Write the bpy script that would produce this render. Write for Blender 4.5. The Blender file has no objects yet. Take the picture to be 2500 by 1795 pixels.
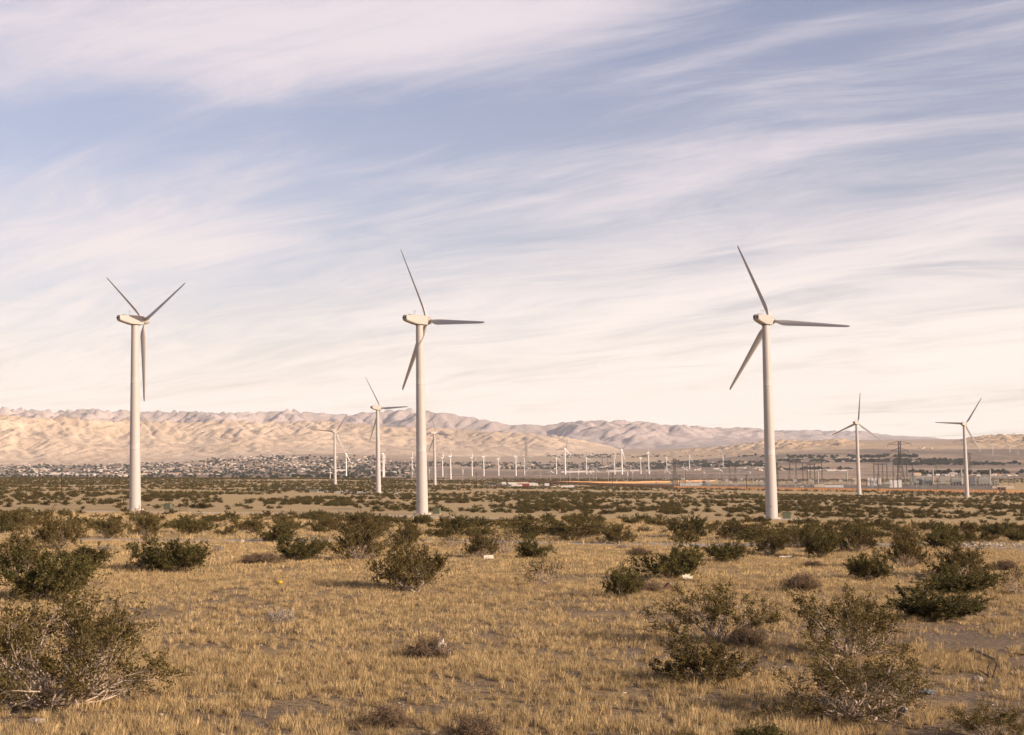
import bpy, math, random
import numpy as np
from mathutils import Matrix, Vector

# ------------------------------------------------------------------ camera, sky, sun, exposure
SC = bpy.context.scene
COL = SC.collection
R = math.radians
CZ = 5.0                       # camera height above the world zero
F_PX, CX, CY = 3500.0, 1250.0, 897.5     # focal length and centre in photo pixels (2500 wide)
PITCH, ROLL = math.atan(248.5 / 3500.0), R(1.15)
cam_d = bpy.data.cameras.new("camera")
cam_d.sensor_width = 36.0
cam_d.lens = F_PX / 2500.0 * 36.0
cam_d.clip_start, cam_d.clip_end = 0.5, 120000.0
cam = bpy.data.objects.new("camera", cam_d)
COL.objects.link(cam)
_f = np.array([0, math.cos(PITCH), math.sin(PITCH)])
_u0 = np.array([0, -math.sin(PITCH), math.cos(PITCH)])
_r0 = np.array([1.0, 0, 0])
C_R = _r0 * math.cos(ROLL) - _u0 * math.sin(ROLL)
C_U = _u0 * math.cos(ROLL) + _r0 * math.sin(ROLL)
C_F = _f
cam.matrix_world = Matrix(((C_R[0], C_U[0], -C_F[0], 0), (C_R[1], C_U[1], -C_F[1], 0),
                           (C_R[2], C_U[2], -C_F[2], CZ), (0, 0, 0, 1)))
SC.camera = cam

SUN_EL, SUN_PHI = 19.5, 60.0   # sun height; angle to the right of straight-behind-the-camera
SUN_STRENGTH, SKY_STRENGTH, EXPOSURE = 5.0, 0.11, 0.57
sun_dir = Vector((math.sin(R(SUN_PHI)) * math.cos(R(SUN_EL)), -math.cos(R(SUN_PHI)) * math.cos(R(SUN_EL)), math.sin(R(SUN_EL))))
sun_d = bpy.data.lights.new("sun", 'SUN')
sun_d.energy, sun_d.angle, sun_d.color = SUN_STRENGTH, R(0.6), (1.0, 0.82, 0.63)
sun = bpy.data.objects.new("sun", sun_d)
COL.objects.link(sun)
sun.rotation_euler = sun_dir.to_track_quat('Z', 'Y').to_euler()
sun.location = (200, -200, 300)

SC.render.engine = 'CYCLES'
SC.view_settings.view_transform = 'Standard'
SC.view_settings.look = 'None'
SC.view_settings.gamma = 1.0
SC.view_settings.use_curve_mapping = False
SC.view_settings.exposure = EXPOSURE
SC.cycles.use_denoising = True
SC.cycles.denoiser = 'OPENIMAGEDENOISE'
SC.cycles.denoising_input_passes = 'RGB_ALBEDO_NORMAL'
SC.cycles.max_bounces = 4
SC.cycles.diffuse_bounces = 2
SC.cycles.glossy_bounces = 2
SC.cycles.transmission_bounces = 2
SC.cycles.volume_bounces = 0
SC.cycles.transparent_max_bounces = 4


class NT:
    """small node-tree helper"""
    def __init__(s, tree):
        s.t = tree
    def n(s, kind, **kw):
        nd = s.t.nodes.new(kind)
        for k, v in kw.items():
            setattr(nd, k, v)
        return nd
    def put(s, sock, v):
        if isinstance(v, bpy.types.NodeSocket):
            s.t.links.new(v, sock)
        elif v is not None:
            sock.default_value = v
    def math(s, op, a, b=None, c=None, clamp=False):
        nd = s.n('ShaderNodeMath', operation=op, use_clamp=clamp)
        for i, v in enumerate((a, b, c)):
            s.put(nd.inputs[i], v)
        return nd.outputs[0]
    def vec(s, x, y, z):
        nd = s.n('ShaderNodeCombineXYZ')
        for i, v in enumerate((x, y, z)):
            s.put(nd.inputs[i], v)
        return nd.outputs[0]
    def noise(s, v, scale, detail=4, rough=0.5, dist=0.0):
        nd = s.n('ShaderNodeTexNoise')
        s.put(nd.inputs['Vector'], v)
        nd.inputs['Scale'].default_value = scale
        nd.inputs['Detail'].default_value = detail
        nd.inputs['Roughness'].default_value = rough
        nd.inputs['Distortion'].default_value = dist
        return nd.outputs[0]
    def mixc(s, fac, a, b, mode='MIX'):
        nd = s.n('ShaderNodeMix', data_type='RGBA', blend_type=mode)
        s.put(nd.inputs[0], fac)
        for i, v in ((6, a), (7, b)):
            if not isinstance(v, bpy.types.NodeSocket):
                v = tuple(v) + (1,) if len(v) == 3 else v
            s.put(nd.inputs[i], v)
        return nd.outputs[2]
    def step(s, v, a, b, to0=0.0, to1=1.0):
        nd = s.n('ShaderNodeMapRange', interpolation_type='SMOOTHSTEP')
        s.put(nd.inputs[0], v)
        for i, q in enumerate((a, b, to0, to1)):
            nd.inputs[i + 1].default_value = q
        return nd.outputs[0]


world = bpy.data.worlds.new("World")
SC.world = world
world.use_nodes = True
world.cycles.sampling_method = 'MANUAL'
world.cycles.sample_map_resolution = 512
wt = NT(world.node_tree)
world.node_tree.nodes.clear()
sky = wt.n('ShaderNodeTexSky', sky_type='NISHITA')
sky.sun_disc = False
sky.sun_elevation, sky.sun_rotation = R(SUN_EL), R(180 - SUN_PHI)
sky.air_density, sky.dust_density, sky.ozone_density = 1.0, 1.5, 2.0
sky_k = wt.n('ShaderNodeVectorMath', operation='SCALE')
wt.put(sky_k.inputs[0], sky.outputs[0])
sky_k.inputs['Scale'].default_value = SKY_STRENGTH
gen = wt.n('ShaderNodeTexCoord').outputs['Generated']
sep = wt.n('ShaderNodeSeparateXYZ')
wt.put(sep.inputs[0], gen)
dx_, dy_, dz_ = sep.outputs
el = wt.math('MAXIMUM', dz_, 0.0)
zz = wt.math('ADD', el, 0.10)
uu, vv = wt.math('DIVIDE', dx_, zz), wt.math('DIVIDE', dy_, zz)
# cirrus bands run parallel across the sky; s along the streaks, t across them
B = R(-57)
ss = wt.math('ADD', wt.math('MULTIPLY', uu, math.sin(B)), wt.math('MULTIPLY', vv, math.cos(B)))
tt = wt.math('SUBTRACT', wt.math('MULTIPLY', uu, math.cos(B)), wt.math('MULTIPLY', vv, math.sin(B)))
warp = wt.noise(wt.vec(wt.math('MULTIPLY', ss, 0.35), wt.math('MULTIPLY', tt, 0.5), 3.7), 1.0, 3, 0.5)
tw = wt.math('MULTIPLY_ADD', warp, 1.5, tt)
broad = wt.noise(wt.vec(wt.math('MULTIPLY', ss, 0.22), wt.math('MULTIPLY', tw, 0.62), 1.3), 1.0, 4, 0.55, 0.3)
mid = wt.noise(wt.vec(wt.math('MULTIPLY', ss, 0.5), wt.math('MULTIPLY', tw, 2.4), 5.1), 1.0, 8, 0.62, 1.0)
fine = wt.noise(wt.vec(wt.math('MULTIPLY', ss, 1.5), wt.math('MULTIPLY', tw, 9.0), 8.4), 1.0, 10, 0.66, 1.2)
puff = wt.noise(wt.vec(wt.math('MULTIPLY', ss, 1.5), wt.math('MULTIPLY', tw, 3.4), 2.2), 1.0, 10, 0.66, 1.1)
den = wt.math('MULTIPLY', broad, 1.0)
den = wt.math('MULTIPLY_ADD', mid, 0.9, den)
den = wt.math('MULTIPLY_ADD', fine, 0.34, den)
den = wt.math('MULTIPLY_ADD', puff, 0.8, den)
den = wt.math('SUBTRACT', den, 1.52)
az = wt.math('ARCTAN2', dx_, dy_)
# banks and clear lanes of this sky: (azimuth, height, half-width, half-height, tilt, amount)
def bank(x, y, rx, ry, tilt, amt):
    global den
    k = 1.0 / 3174.0
    a0, e0 = (x - 1133) * k, (1039 - y) * k
    da, de = wt.math('SUBTRACT', az, a0), wt.math('SUBTRACT', el, e0)
    ct, st = math.cos(R(tilt)), math.sin(R(tilt))
    p = wt.math('ADD', wt.math('MULTIPLY', da, ct / (rx * k)), wt.math('MULTIPLY', de, st / (rx * k)))
    q = wt.math('SUBTRACT', wt.math('MULTIPLY', de, ct / (ry * k)), wt.math('MULTIPLY', da, st / (ry * k)))
    r2 = wt.math('ADD', wt.math('MULTIPLY', p, p), wt.math('MULTIPLY', q, q))
    g = wt.math('EXPONENT', wt.math('MULTIPLY', r2, -1.0))
    den = wt.math('MULTIPLY_ADD', g, amt, den)
BANKS = [(600, 90, 720, 110, 3, 0.30), (1180, 60, 420, 60, 8, 0.2), (820, 285, 560, 75, 2, -0.36), (200, 345, 460, 80, -4, -0.16),
         (2050, 40, 520, 110, 8, -0.30), (1700, 150, 520, 34, 14, 0.24), (2150, 300, 420, 90, 14, -0.10), (1300, 250, 500, 70, 12, -0.14), (1950, 480, 480, 60, 12, -0.12), (900, 430, 500, 40, 3, -0.10),
         (350, 540, 620, 45, 0, 0.20), (1500, 420, 420, 60, 14, 0.16), (1230, 540, 260, 40, 4, -0.16),
         (1800, 620, 520, 34, 10, 0.14), (1750, 680, 520, 30, 6, -0.10), (600, 640, 500, 30, 4, 0.08)]
for b in BANKS:
    bank(*b)
low = wt.step(el, 0.02, 0.15, 0.38, -0.05)
den = wt.math('ADD', den, low)
high = wt.step(el, 0.30, 0.70, 0.0, 0.38)
den = wt.math('SUBTRACT', den, high)
cover = wt.step(den, -0.36, 0.42)
ccol = wt.mixc(wt.step(el, 0.0, 0.24), (0.82, 0.725, 0.635), (0.57, 0.51, 0.54))
ccol = wt.mixc(wt.step(el, 0.30, 0.9), ccol, (0.26, 0.25, 0.29))
tint = wt.mixc(1.0, sky_k.outputs[0], (1.34, 0.965, 0.915), 'MULTIPLY')
skycol = wt.mixc(cover, tint, ccol)
bg = wt.n('ShaderNodeBackground')
wt.put(bg.inputs[0], skycol)
bg.inputs[1].default_value = 1.0
wo = wt.n('ShaderNodeOutputWorld')
wt.put(wo.inputs[0], bg.outputs[0])


# ------------------------------------------------------------------ helpers
def pnoise(x, y, seed=0):
    x, y = np.asarray(x, float), np.asarray(y, float)
    xi, yi = np.floor(x).astype(np.int64), np.floor(y).astype(np.int64)
    xf, yf = x - xi, y - yi
    def g(ix, iy, fx, fy):
        h = (ix * 374761393 + iy * 668265263 + seed * 1442695041) & 0xffffffff
        h = ((h ^ (h >> 13)) * 1274126177) & 0xffffffff
        a = ((h ^ (h >> 16)) & 0xffff) / 65536.0 * 2 * math.pi
        return np.cos(a) * fx + np.sin(a) * fy
    u = xf * xf * xf * (xf * (xf * 6 - 15) + 10)
    v = yf * yf * yf * (yf * (yf * 6 - 15) + 10)
    a = g(xi, yi, xf, yf) * (1 - u) + g(xi + 1, yi, xf - 1, yf) * u
    b = g(xi, yi + 1, xf, yf - 1) * (1 - u) + g(xi + 1, yi + 1, xf - 1, yf - 1) * u
    return (a * (1 - v) + b * v) * 1.5
def fbm(x, y, oct=4, seed=0, gain=0.5):
    s, a = 0, 1.0
    for i in range(oct):
        s = s + a * pnoise(x * 2 ** i, y * 2 ** i, seed + i * 17)
        a *= gain
    return s
def sstep(x, a, b):
    t = np.clip((np.asarray(x, float) - a) / (b - a), 0, 1)
    return t * t * (3 - 2 * t)


def mesh_np(name, verts, faces, mats, smooth=False, midx=None):
    """verts Nx3, faces MxK (K = 3 or 4)"""
    me = bpy.data.meshes.new(name)
    verts = np.ascontiguousarray(verts, np.float32)
    faces = np.ascontiguousarray(faces, np.int32)
    m, k = faces.shape
    me.vertices.add(len(verts))
    me.vertices.foreach_set('co', verts.ravel())
    me.loops.add(m * k)
    me.loops.foreach_set('vertex_index', faces.ravel())
    me.polygons.add(m)
    me.polygons.foreach_set('loop_start', np.arange(0, m * k, k, dtype=np.int32))
    me.polygons.foreach_set('loop_total', np.full(m, k, np.int32))
    if smooth:
        me.polygons.foreach_set('use_smooth', np.ones(m, bool))
    if midx is not None:
        me.polygons.foreach_set('material_index', np.asarray(midx, np.int32))
    for q in (mats if isinstance(mats, (list, tuple)) else [mats]):
        me.materials.append(q)
    me.update(calc_edges=True)
    return me


class MB:
    """collects shapes, then becomes ONE mesh"""
    def __init__(s):
        s.v, s.f, s.sm = [], [], []
    def add(s, verts, faces, smooth=False):
        o = len(s.v)
        s.v += [tuple(p) for p in verts]
        s.f += [tuple(i + o for i in f) for f in faces]
        s.sm += [smooth] * len(faces)
        return s
    def box(s, x0, x1, y0, y1, z0, z1):
        v = [(x0, y0, z0), (x1, y0, z0), (x1, y1, z0), (x0, y1, z0), (x0, y0, z1), (x1, y0, z1), (x1, y1, z1), (x0, y1, z1)]
        return s.add(v, [(0, 3, 2, 1), (4, 5, 6, 7), (0, 1, 5, 4), (1, 2, 6, 5), (2, 3, 7, 6), (3, 0, 4, 7)])
    def loft(s, rings, cap=True, smooth=True):
        k = len(rings[0])
        v = [p for r in rings for p in r]
        f = []
        for i in range(len(rings) - 1):
            for j in range(k):
                a, b = i * k + j, i * k + (j + 1) % k
                f.append((a, b, b + k, a + k))
        s.add(v, f, smooth)
        if cap:
            s.add(rings[0], [tuple(range(k))[::-1]])
            s.add(rings[-1], [tuple(range(k))])
        return s
    def lathe(s, prof, seg=24, c=(0, 0, 0), smooth=True, cap=True):
        rings = [[(c[0] + r * math.cos(2 * math.pi * j / seg), c[1] + r * math.sin(2 * math.pi * j / seg), c[2] + z) for j in range(seg)] for r, z in prof]
        return s.loft(rings, cap, smooth)
    def bar(s, p, q, r, seg=4, r2=None):
        p, q = Vector(p), Vector(q)
        d = (q - p).normalized()
        a = d.orthogonal().normalized()
        b = d.cross(a)
        r2 = r if r2 is None else r2
        rings = [[tuple(o + (a * math.cos(2 * math.pi * (j + .5) / seg) + b * math.sin(2 * math.pi * (j + .5) / seg)) * rr) for j in range(seg)] for o, rr in ((p, r), (q, r2))]
        return s.loft(rings, True, seg > 5)
    def mesh(s, name, m):
        me = bpy.data.meshes.new(name)
        me.from_pydata(s.v, [], s.f)
        me.polygons.foreach_set('use_smooth', s.sm)
        for q in (m if isinstance(m, (list, tuple)) else [m]):
            me.materials.append(q)
        me.update()
        return me


def link(name, me, parent=None, loc=None, rot=None, scl=None):
    o = bpy.data.objects.new(name, me)
    COL.objects.link(o)
    if parent is not None:
        o.parent = parent
    if loc is not None:
        o.location = loc
    if rot is not None:
        o.rotation_euler = rot
    if scl is not None:
        o.scale = scl if hasattr(scl, '__len__') else (scl,) * 3
    return o
def tag(o, label, cat, group=None):
    o['label'], o['category'] = label, cat
    if group:
        o['group'] = group
    return o
def kind(o, k, label=None):
    o['kind'] = k
    if label:
        o['label'] = label
    return o
def thing(name, label, cat, loc, rotz=0, scl=1, group=None):
    return tag(link(name, None, None, loc, (0, 0, rotz), scl), label, cat, group)


def mat(name, col, rough=0.8, var=0.12, scale=3.0, spec=0.25, metal=0.0, island=0.0, objr=0.0, trans=0.0, stretch=None):
    m = bpy.data.materials.new(name)
    m.use_nodes = True
    t = NT(m.node_tree)
    b = m.node_tree.nodes['Principled BSDF']
    b.inputs['Roughness'].default_value = rough
    b.inputs['Specular IOR Level'].default_value = spec
    b.inputs['Metallic'].default_value = metal
    tc = t.n('ShaderNodeTexCoord').outputs['Object']
    if stretch:
        mp = t.n('ShaderNodeMapping')
        t.put(mp.inputs[0], tc)
        mp.inputs['Scale'].default_value = stretch
        tc = mp.outputs[0]
    n = t.noise(tc, scale, 5, 0.6)
    k = t.math('MULTIPLY_ADD', t.math('SUBTRACT', n, 0.5), 2.2 * var, 1.0)
    if island:
        g = t.n('ShaderNodeNewGeometry').outputs['Random Per Island']
        k = t.math('MULTIPLY', k, t.math('MULTIPLY_ADD', t.math('SUBTRACT', g, 0.5), 2 * island, 1.0))
    if objr:
        g = t.n('ShaderNodeObjectInfo').outputs['Random']
        k = t.math('MULTIPLY', k, t.math('MULTIPLY_ADD', t.math('SUBTRACT', g, 0.5), 2 * objr, 1.0))
    sc = t.n('ShaderNodeVectorMath', operation='SCALE')
    sc.inputs[0].default_value = col
    t.put(sc.inputs['Scale'], k)
    t.put(b.inputs['Base Color'], sc.outputs[0])
    if trans:
        tr = t.n('ShaderNodeBsdfTranslucent')
        t.put(tr.inputs[0], sc.outputs[0])
        mx = t.n('ShaderNodeMixShader')
        mx.inputs[0].default_value = trans
        out = m.node_tree.nodes['Material Output']
        t.put(mx.inputs[1], b.outputs[0])
        t.put(mx.inputs[2], tr.outputs[0])
        t.put(out.inputs[0], mx.outputs[0])
    return m


# ------------------------------------------------------------------ the lie of the land
_YT = np.array([-40000, -30, 0, 15, 27, 45, 61, 100, 150, 200, 250, 300, 370, 500, 850, 1150, 1500, 2000, 2400], float)
_ZT = np.array([60, -3.9, -4.0, -4.15, -4.45, -4.9, -5.3, -6.2, -7.3, -8.45, -9.6, -10.7, -11.85, -13.2, -15.1, -15.7, -16.4, -16.8, -16.4], float)
_YF = np.array([3000, 3600, 4200, 5000, 6000, 7000, 8000, 9000, 10000, 12000, 40000], float)
_EF = np.array([-18, -13, -7, 3, 13, 22, 32, 42, 46, 46, 46], float)
_YT, _ZT = np.concatenate([_YT, _YF]), np.concatenate([_ZT, _EF * _YF / 3500.0])
_lg = np.linspace(math.log(8), math.log(41000), 3000)
_zd = np.interp(np.exp(_lg), _YT, _ZT)
_kern = np.exp(-np.linspace(-2.5, 2.5, 61) ** 2)
_zd = np.convolve(np.pad(_zd, 30, 'edge'), _kern / _kern.sum(), 'valid')
def zg(x, y):
    x, y = np.asarray(x, float), np.asarray(y, float)
    z = np.where(y > 10, np.interp(np.log(np.maximum(y, 8.1)), _lg, _zd), np.interp(y, _YT, _ZT))
    lat = 0.0212 * 900 * np.tanh(x / 900.0) * (1 - sstep(y, 1500, 3500))
    right = 55 * sstep(x / np.maximum(y, 1), 0.08, 0.25) * sstep(y, 3800, 6500)
    mid_ = -14 * np.exp(-((x / np.maximum(y, 1) - 0.03) / 0.1) ** 2) * sstep(y, 3500, 5000) * (1 - sstep(y, 6500, 8000))
    town = 36 * np.exp(-((x / np.maximum(y, 1) + 0.14) / 0.085) ** 2) * sstep(y, 4600, 7000)
    nz = 0.13 * pnoise(x / 7.0, y / 9.0, 3) + 0.055 * pnoise(x / 1.6, y / 1.9, 5)
    nz = nz * (1 - sstep(y, 250, 500)) + 0.35 * pnoise(x / 60.0, y / 45.0, 9) * sstep(y, 60, 220) * (1 - sstep(y, 3000, 6000))
    lat = lat + 0.01222 * x        # the whole valley floor falls gently to the right
    return CZ + z - lat + right + mid_ + town + nz
_YR = np.exp(np.linspace(math.log(10), math.log(14000), 1500))
def ray(px, py):
    d = C_F + C_R * ((px - CX) / F_PX) - C_U * ((py - CY) / F_PX)
    return d / d[1]
def hit(px, py):
    """ground point seen at photo pixel (px, py)"""
    d = ray(px, py)
    dz = CZ + d[2] * _YR - zg(d[0] * _YR, _YR)
    i = int(np.argmax(dz < 0)) if (dz < 0).any() else len(_YR) - 1
    i = max(i, 1)
    a, b = dz[i - 1], dz[i]
    t = a / (a - b) if a != b else 0
    y = float(_YR[i - 1] + (_YR[i] - _YR[i - 1]) * t)
    x = float(d[0] * y)
    return Vector((x, y, float(zg(x, y))))
def ground(x, y):
    return Vector((x, y, float(zg(x, y))))
K = 2500.0 / 2267.0            # notes were taken on a 2267 pixel wide view

# ------------------------------------------------------------------ ground sheet
def ground_material():
    m = bpy.data.materials.new("dry_ground")
    m.use_nodes = True
    t = NT(m.node_tree)
    b = m.node_tree.nodes['Principled BSDF']
    b.inputs['Roughness'].default_value = 0.95
    b.inputs['Specular IOR Level'].default_value = 0.1
    pos = t.n('ShaderNodeNewGeometry').outputs['Position']
    sp = t.n('ShaderNodeSeparateXYZ')
    t.put(sp.inputs[0], pos)
    flat = t.vec(sp.outputs[0], sp.outputs[1], 0.0)
    y = sp.outputs[1]
    n_fine = t.noise(flat, 7.0, 7, 0.75)
    n_mid = t.noise(flat, 0.55, 5, 0.6, 0.3)
    n_big = t.noise(flat, 0.045, 5, 0.6, 0.5)
    n_huge = t.noise(t.vec(t.math('MULTIPLY', sp.outputs[0], 0.0022), t.math('MULTIPLY', y, 0.0012), 0.0), 1.0, 6, 0.6)
    gravel = t.mixc(n_fine, (0.07, 0.052, 0.036), (0.30, 0.225, 0.155))
    vo = t.n('ShaderNodeTexVoronoi')
    t.put(vo.inputs['Vector'], flat)
    vo.inputs['Scale'].default_value = 14.0
    speck = t.step(vo.outputs['Distance'], 0.16, 0.10)
    vr = t.n('ShaderNodeSeparateColor')
    t.put(vr.inputs[0], vo.outputs['Color'])
    speck = t.math('MULTIPLY', speck, t.step(vr.outputs[0], 0.72, 0.85))
    gravel = t.mixc(t.math('MULTIPLY', speck, 0.8), gravel, (0.42, 0.36, 0.285))
    straw = t.mixc(n_mid, (0.25, 0.18, 0.09), (0.42, 0.305, 0.155))
    sf = t.math('ADD', t.math('MULTIPLY', n_mid, 0.8), t.math('MULTIPLY', n_big, 1.1))
    sf = t.math('ADD', sf, t.step(y, 30.0, 120.0, -0.14, 0.30))
    sf = t.step(sf, 0.70, 1.15)
    c = t.mixc(sf, gravel, straw)
    c = t.mixc(t.step(y, 90.0, 220.0, 1.0, 0.0), c, t.mixc(1.0, c, t.mixc(t.step(n_fine, 0.3, 0.7), (0.45, 0.45, 0.45), (1.35, 1.32, 1.28)), 'MULTIPLY'))
    # open plain: straw and bare sand in long patches
    sand = t.mixc(n_big, (0.33, 0.24, 0.122), (0.46, 0.34, 0.18))
    c = t.mixc(t.step(y, 160.0, 420.0, 0.0, 0.65), c, sand)
    # far valley floor: greyer, dusted with low brush
    n_v = t.noise(t.vec(t.math('MULTIPLY', sp.outputs[0], 0.02), t.math('MULTIPLY', y, 0.006), 0.0), 1.0, 6, 0.65)
    n_v2 = t.noise(t.vec(t.math('MULTIPLY', sp.outputs[0], 0.09), t.math('MULTIPLY', y, 0.02), 0.0), 1.0, 4, 0.7)
    val = t.mixc(t.step(n_v2, 0.35, 0.65), (0.125, 0.095, 0.07), (0.27, 0.20, 0.145))
    val = t.mixc(t.step(n_huge, 0.46, 0.62), val, (0.36, 0.265, 0.18))
    val = t.mixc(t.step(n_v, 0.58, 0.72, 0.0, 0.7), val, (0.10, 0.085, 0.065))
    c = t.mixc(t.step(y, 2100.0, 2700.0), c, val)
    fan = t.mixc(t.step(n_v2, 0.3, 0.7), (0.32, 0.24, 0.165), (0.42, 0.315, 0.22))
    c = t.mixc(t.step(y, 5600.0, 7400.0), c, fan)
    t.put(b.inputs['Base Color'], c)
    bp = t.n('ShaderNodeBump')
    bp.inputs['Strength'].default_value = 1.0
    bp.inputs['Distance'].default_value = 0.05
    t.put(bp.inputs['Height'], n_fine)
    t.put(b.inputs['Normal'], bp.outputs[0])
    return m

_rows = np.concatenate([[-20000, -8000, -2500, -800, -250, -90, -35, -12, -3, 3], np.exp(np.linspace(math.log(7), math.log(20000), 620))])
_u = np.linspace(-1, 1, 321)
_w = np.sqrt(45.0 ** 2 + (0.60 * _rows) ** 2)[:, None]
_X = np.concatenate([np.full((len(_rows), 1), -20000.0), -np.minimum(_w * 2.2 + 60, 18500), _u[None] * np.minimum(_w, 12000), np.minimum(_w * 2.2 + 60, 18500), np.full((len(_rows), 1), 20000.0)], 1)
_Y = np.repeat(_rows[:, None], _X.shape[1], 1)
_Z = zg(_X, _Y)
def grid_faces(nr, nc):
    a = (np.arange(nr - 1)[:, None] * nc + np.arange(nc - 1)[None]).ravel()
    return np.stack([a, a + 1, a + nc + 1, a + nc], 1)
ground_o = link("ground", mesh_np("ground", np.stack([_X, _Y, _Z], -1).reshape(-1, 3), grid_faces(*_X.shape), ground_material(), True))
kind(ground_o, 'structure', "dry desert plain of golden grass and gravelly sand")

M_ROAD = mat("gravel_road", (0.30, 0.26, 0.225), 0.95, 0.30, 1.2, 0.1)
M_PAD = mat("pale_pad", (0.42, 0.36, 0.295), 0.95, 0.22, 0.6, 0.1)
def road(name, pts, width, m, label, lift=0.03):
    P = [hit(x * K, y * K) for x, y in pts]
    # resample
    xs, ys, tt = [p.x for p in P], [p.y for p in P], [0]
    for i in range(1, len(P)):
        tt.append(tt[-1] + (P[i] - P[i - 1]).length)
    n = int(tt[-1] / 1.5)
    s = np.linspace(0, tt[-1], n)
    x, y = np.interp(s, tt, xs), np.interp(s, tt, ys)
    kk = np.exp(-np.linspace(-2, 2, 21) ** 2); kk /= kk.sum()
    x = np.convolve(np.pad(x, 10, 'edge'), kk, 'valid'); y = np.convolve(np.pad(y, 10, 'edge'), kk, 'valid')
    dx, dy = np.gradient(x), np.gradient(y)
    l = np.hypot(dx, dy); nx, ny = -dy / l, dx / l
    c = 9
    o = np.linspace(-.5, .5, c)[None] * width * (1 + 0.22 * fbm(s / 9.0, s * 0 + 3.3, 3, 4)[:, None])
    X, Y = x[:, None] + nx[:, None] * o, y[:, None] + ny[:, None] * o
    Z = zg(X, Y) + lift
    Z[:, 0] -= 0.12; Z[:, -1] -= 0.12
    ob = link(name, mesh_np(name, np.stack([X, Y, Z], -1).reshape(-1, 3), grid_faces(n, c), m, True))
    kind(ob, 'structure', label)
    return ob
ROAD_A = [(-120, 1193), (60, 1193), (240, 1195), (420, 1197), (700, 1199), (960, 1200), (1250, 1203), (1500, 1205), (1700, 1205), (1900, 1205), (2080, 1207), (2200, 1212), (2420, 1226)]
ROAD_B = [(-120, 1134), (120, 1133), (300, 1134), (480, 1136), (700, 1138), (900, 1142), (1000, 1145), (1120, 1150)]
road("gravel_road", ROAD_A, 6.5, M_ROAD, "grey gravel road crossing the plain in front of the turbines")
road("access_road", ROAD_B, 11.0, M_PAD, "pale dirt track along the feet of the two left turbines", 0.05)
road("gravel_pad", [(1660, 1149), (1700, 1150), (1760, 1149)], 9, M_PAD, "pale gravel pad round the right turbine", 0.07)
road("dirt_patch", [(640, 1079), (700, 1083), (780, 1092), (850, 1095), (930, 1094)], 40, M_PAD, "bare dirt track to the smaller turbines", 0.09)


# ------------------------------------------------------------------ mountains: valleys cut by running water over an uplifted block
def erode(U, dx, iters, kf, seed, m=0.45, diff=0.12):
    """U: uplift per step (0 = fixed base). returns heights with branching valleys"""
    ny, nx = U.shape
    yy, xx = np.mgrid[0:ny, 0:nx]
    rng = np.random.default_rng(seed)
    h = U * 2 + rng.random(U.shape) * 0.4 * (U > 0)
    fixed = (U <= 0)
    offs = [(-1, -1), (-1, 0), (-1, 1), (0, -1), (0, 1), (1, -1), (1, 0), (1, 1)]
    idx = (yy * nx + xx)
    N = nx * ny
    for it in range(iters):
        h = h + U
        hp = np.pad(h, 1, constant_values=1e9)
        best, rec = np.zeros_like(h), idx.copy()
        for oy, ox in offs:
            nb = hp[1 + oy:1 + oy + ny, 1 + ox:1 + ox + nx]
            d = math.hypot(oy, ox)
            s = (h - nb) / d
            k = s > best
            best[k] = s[k]
            rec[k] = (idx + oy * nx + ox)[k]
        rec[fixed] = idx[fixed]
        rec = rec.ravel()
        dist = (rec != np.arange(N)).astype(np.int32)
        rr = rec.copy()
        for _ in range(10):
            dist = dist + dist[rr]
            rr = rr[rr]
        order = np.argsort(dist, kind='stable')
        bounds = np.searchsorted(dist[order], np.arange(dist.max() + 2))
        A = np.ones(N)
        for lv in range(dist.max(), 0, -1):
            ii = order[bounds[lv]:bounds[lv + 1]]
            np.add.at(A, rec[ii], A[ii])
        F = kf * A ** m
        hf = h.ravel().copy()
        for lv in range(1, dist.max() + 1):
            ii = order[bounds[lv]:bounds[lv + 1]]
            hf[ii] = (hf[ii] + F[ii] * hf[rec[ii]]) / (1 + F[ii])
        h = hf.reshape(ny, nx)
        if diff:
            p = np.pad(h, 1, 'edge')
            lap = p[:-2, 1:-1] + p[2:, 1:-1] + p[1:-1, :-2] + p[1:-1, 2:] - 4 * h
            h = h + diff * lap * (~fixed)
    return h

def rock_material(name, a, b, dark, scale, grey=0.0):
    m = bpy.data.materials.new(name)
    m.use_nodes = True
    t = NT(m.node_tree)
    bs = m.node_tree.nodes['Principled BSDF']
    bs.inputs['Roughness'].default_value = 0.95
    bs.inputs['Specular IOR Level'].default_value = 0.05
    pos = t.n('ShaderNodeNewGeometry').outputs['Position']
    n1 = t.noise(pos, scale, 6, 0.6, 0.4)
    n2 = t.noise(pos, scale * 9, 5, 0.7)
    c = t.mixc(t.step(n1, 0.36, 0.64), a, b)
    c = t.mixc(t.step(n2, 0.46, 0.70, 0.0, 0.75), c, dark)
    n3 = t.noise(pos, 0.035, 4, 0.75)
    c = t.mixc(t.step(n3, 0.52, 0.66, 0.0, 0.55), c, [q * 0.72 for q in dark])
    t.put(bs.inputs['Base Color'], c)
    bp = t.n('ShaderNodeBump')
    bp.inputs['Strength'].default_value = 1.0
    bp.inputs['Distance'].default_value = 9.0
    t.put(bp.inputs['Height'], n2)
    t.put(bs.inputs['Normal'], bp.outputs[0])
    return m

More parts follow.
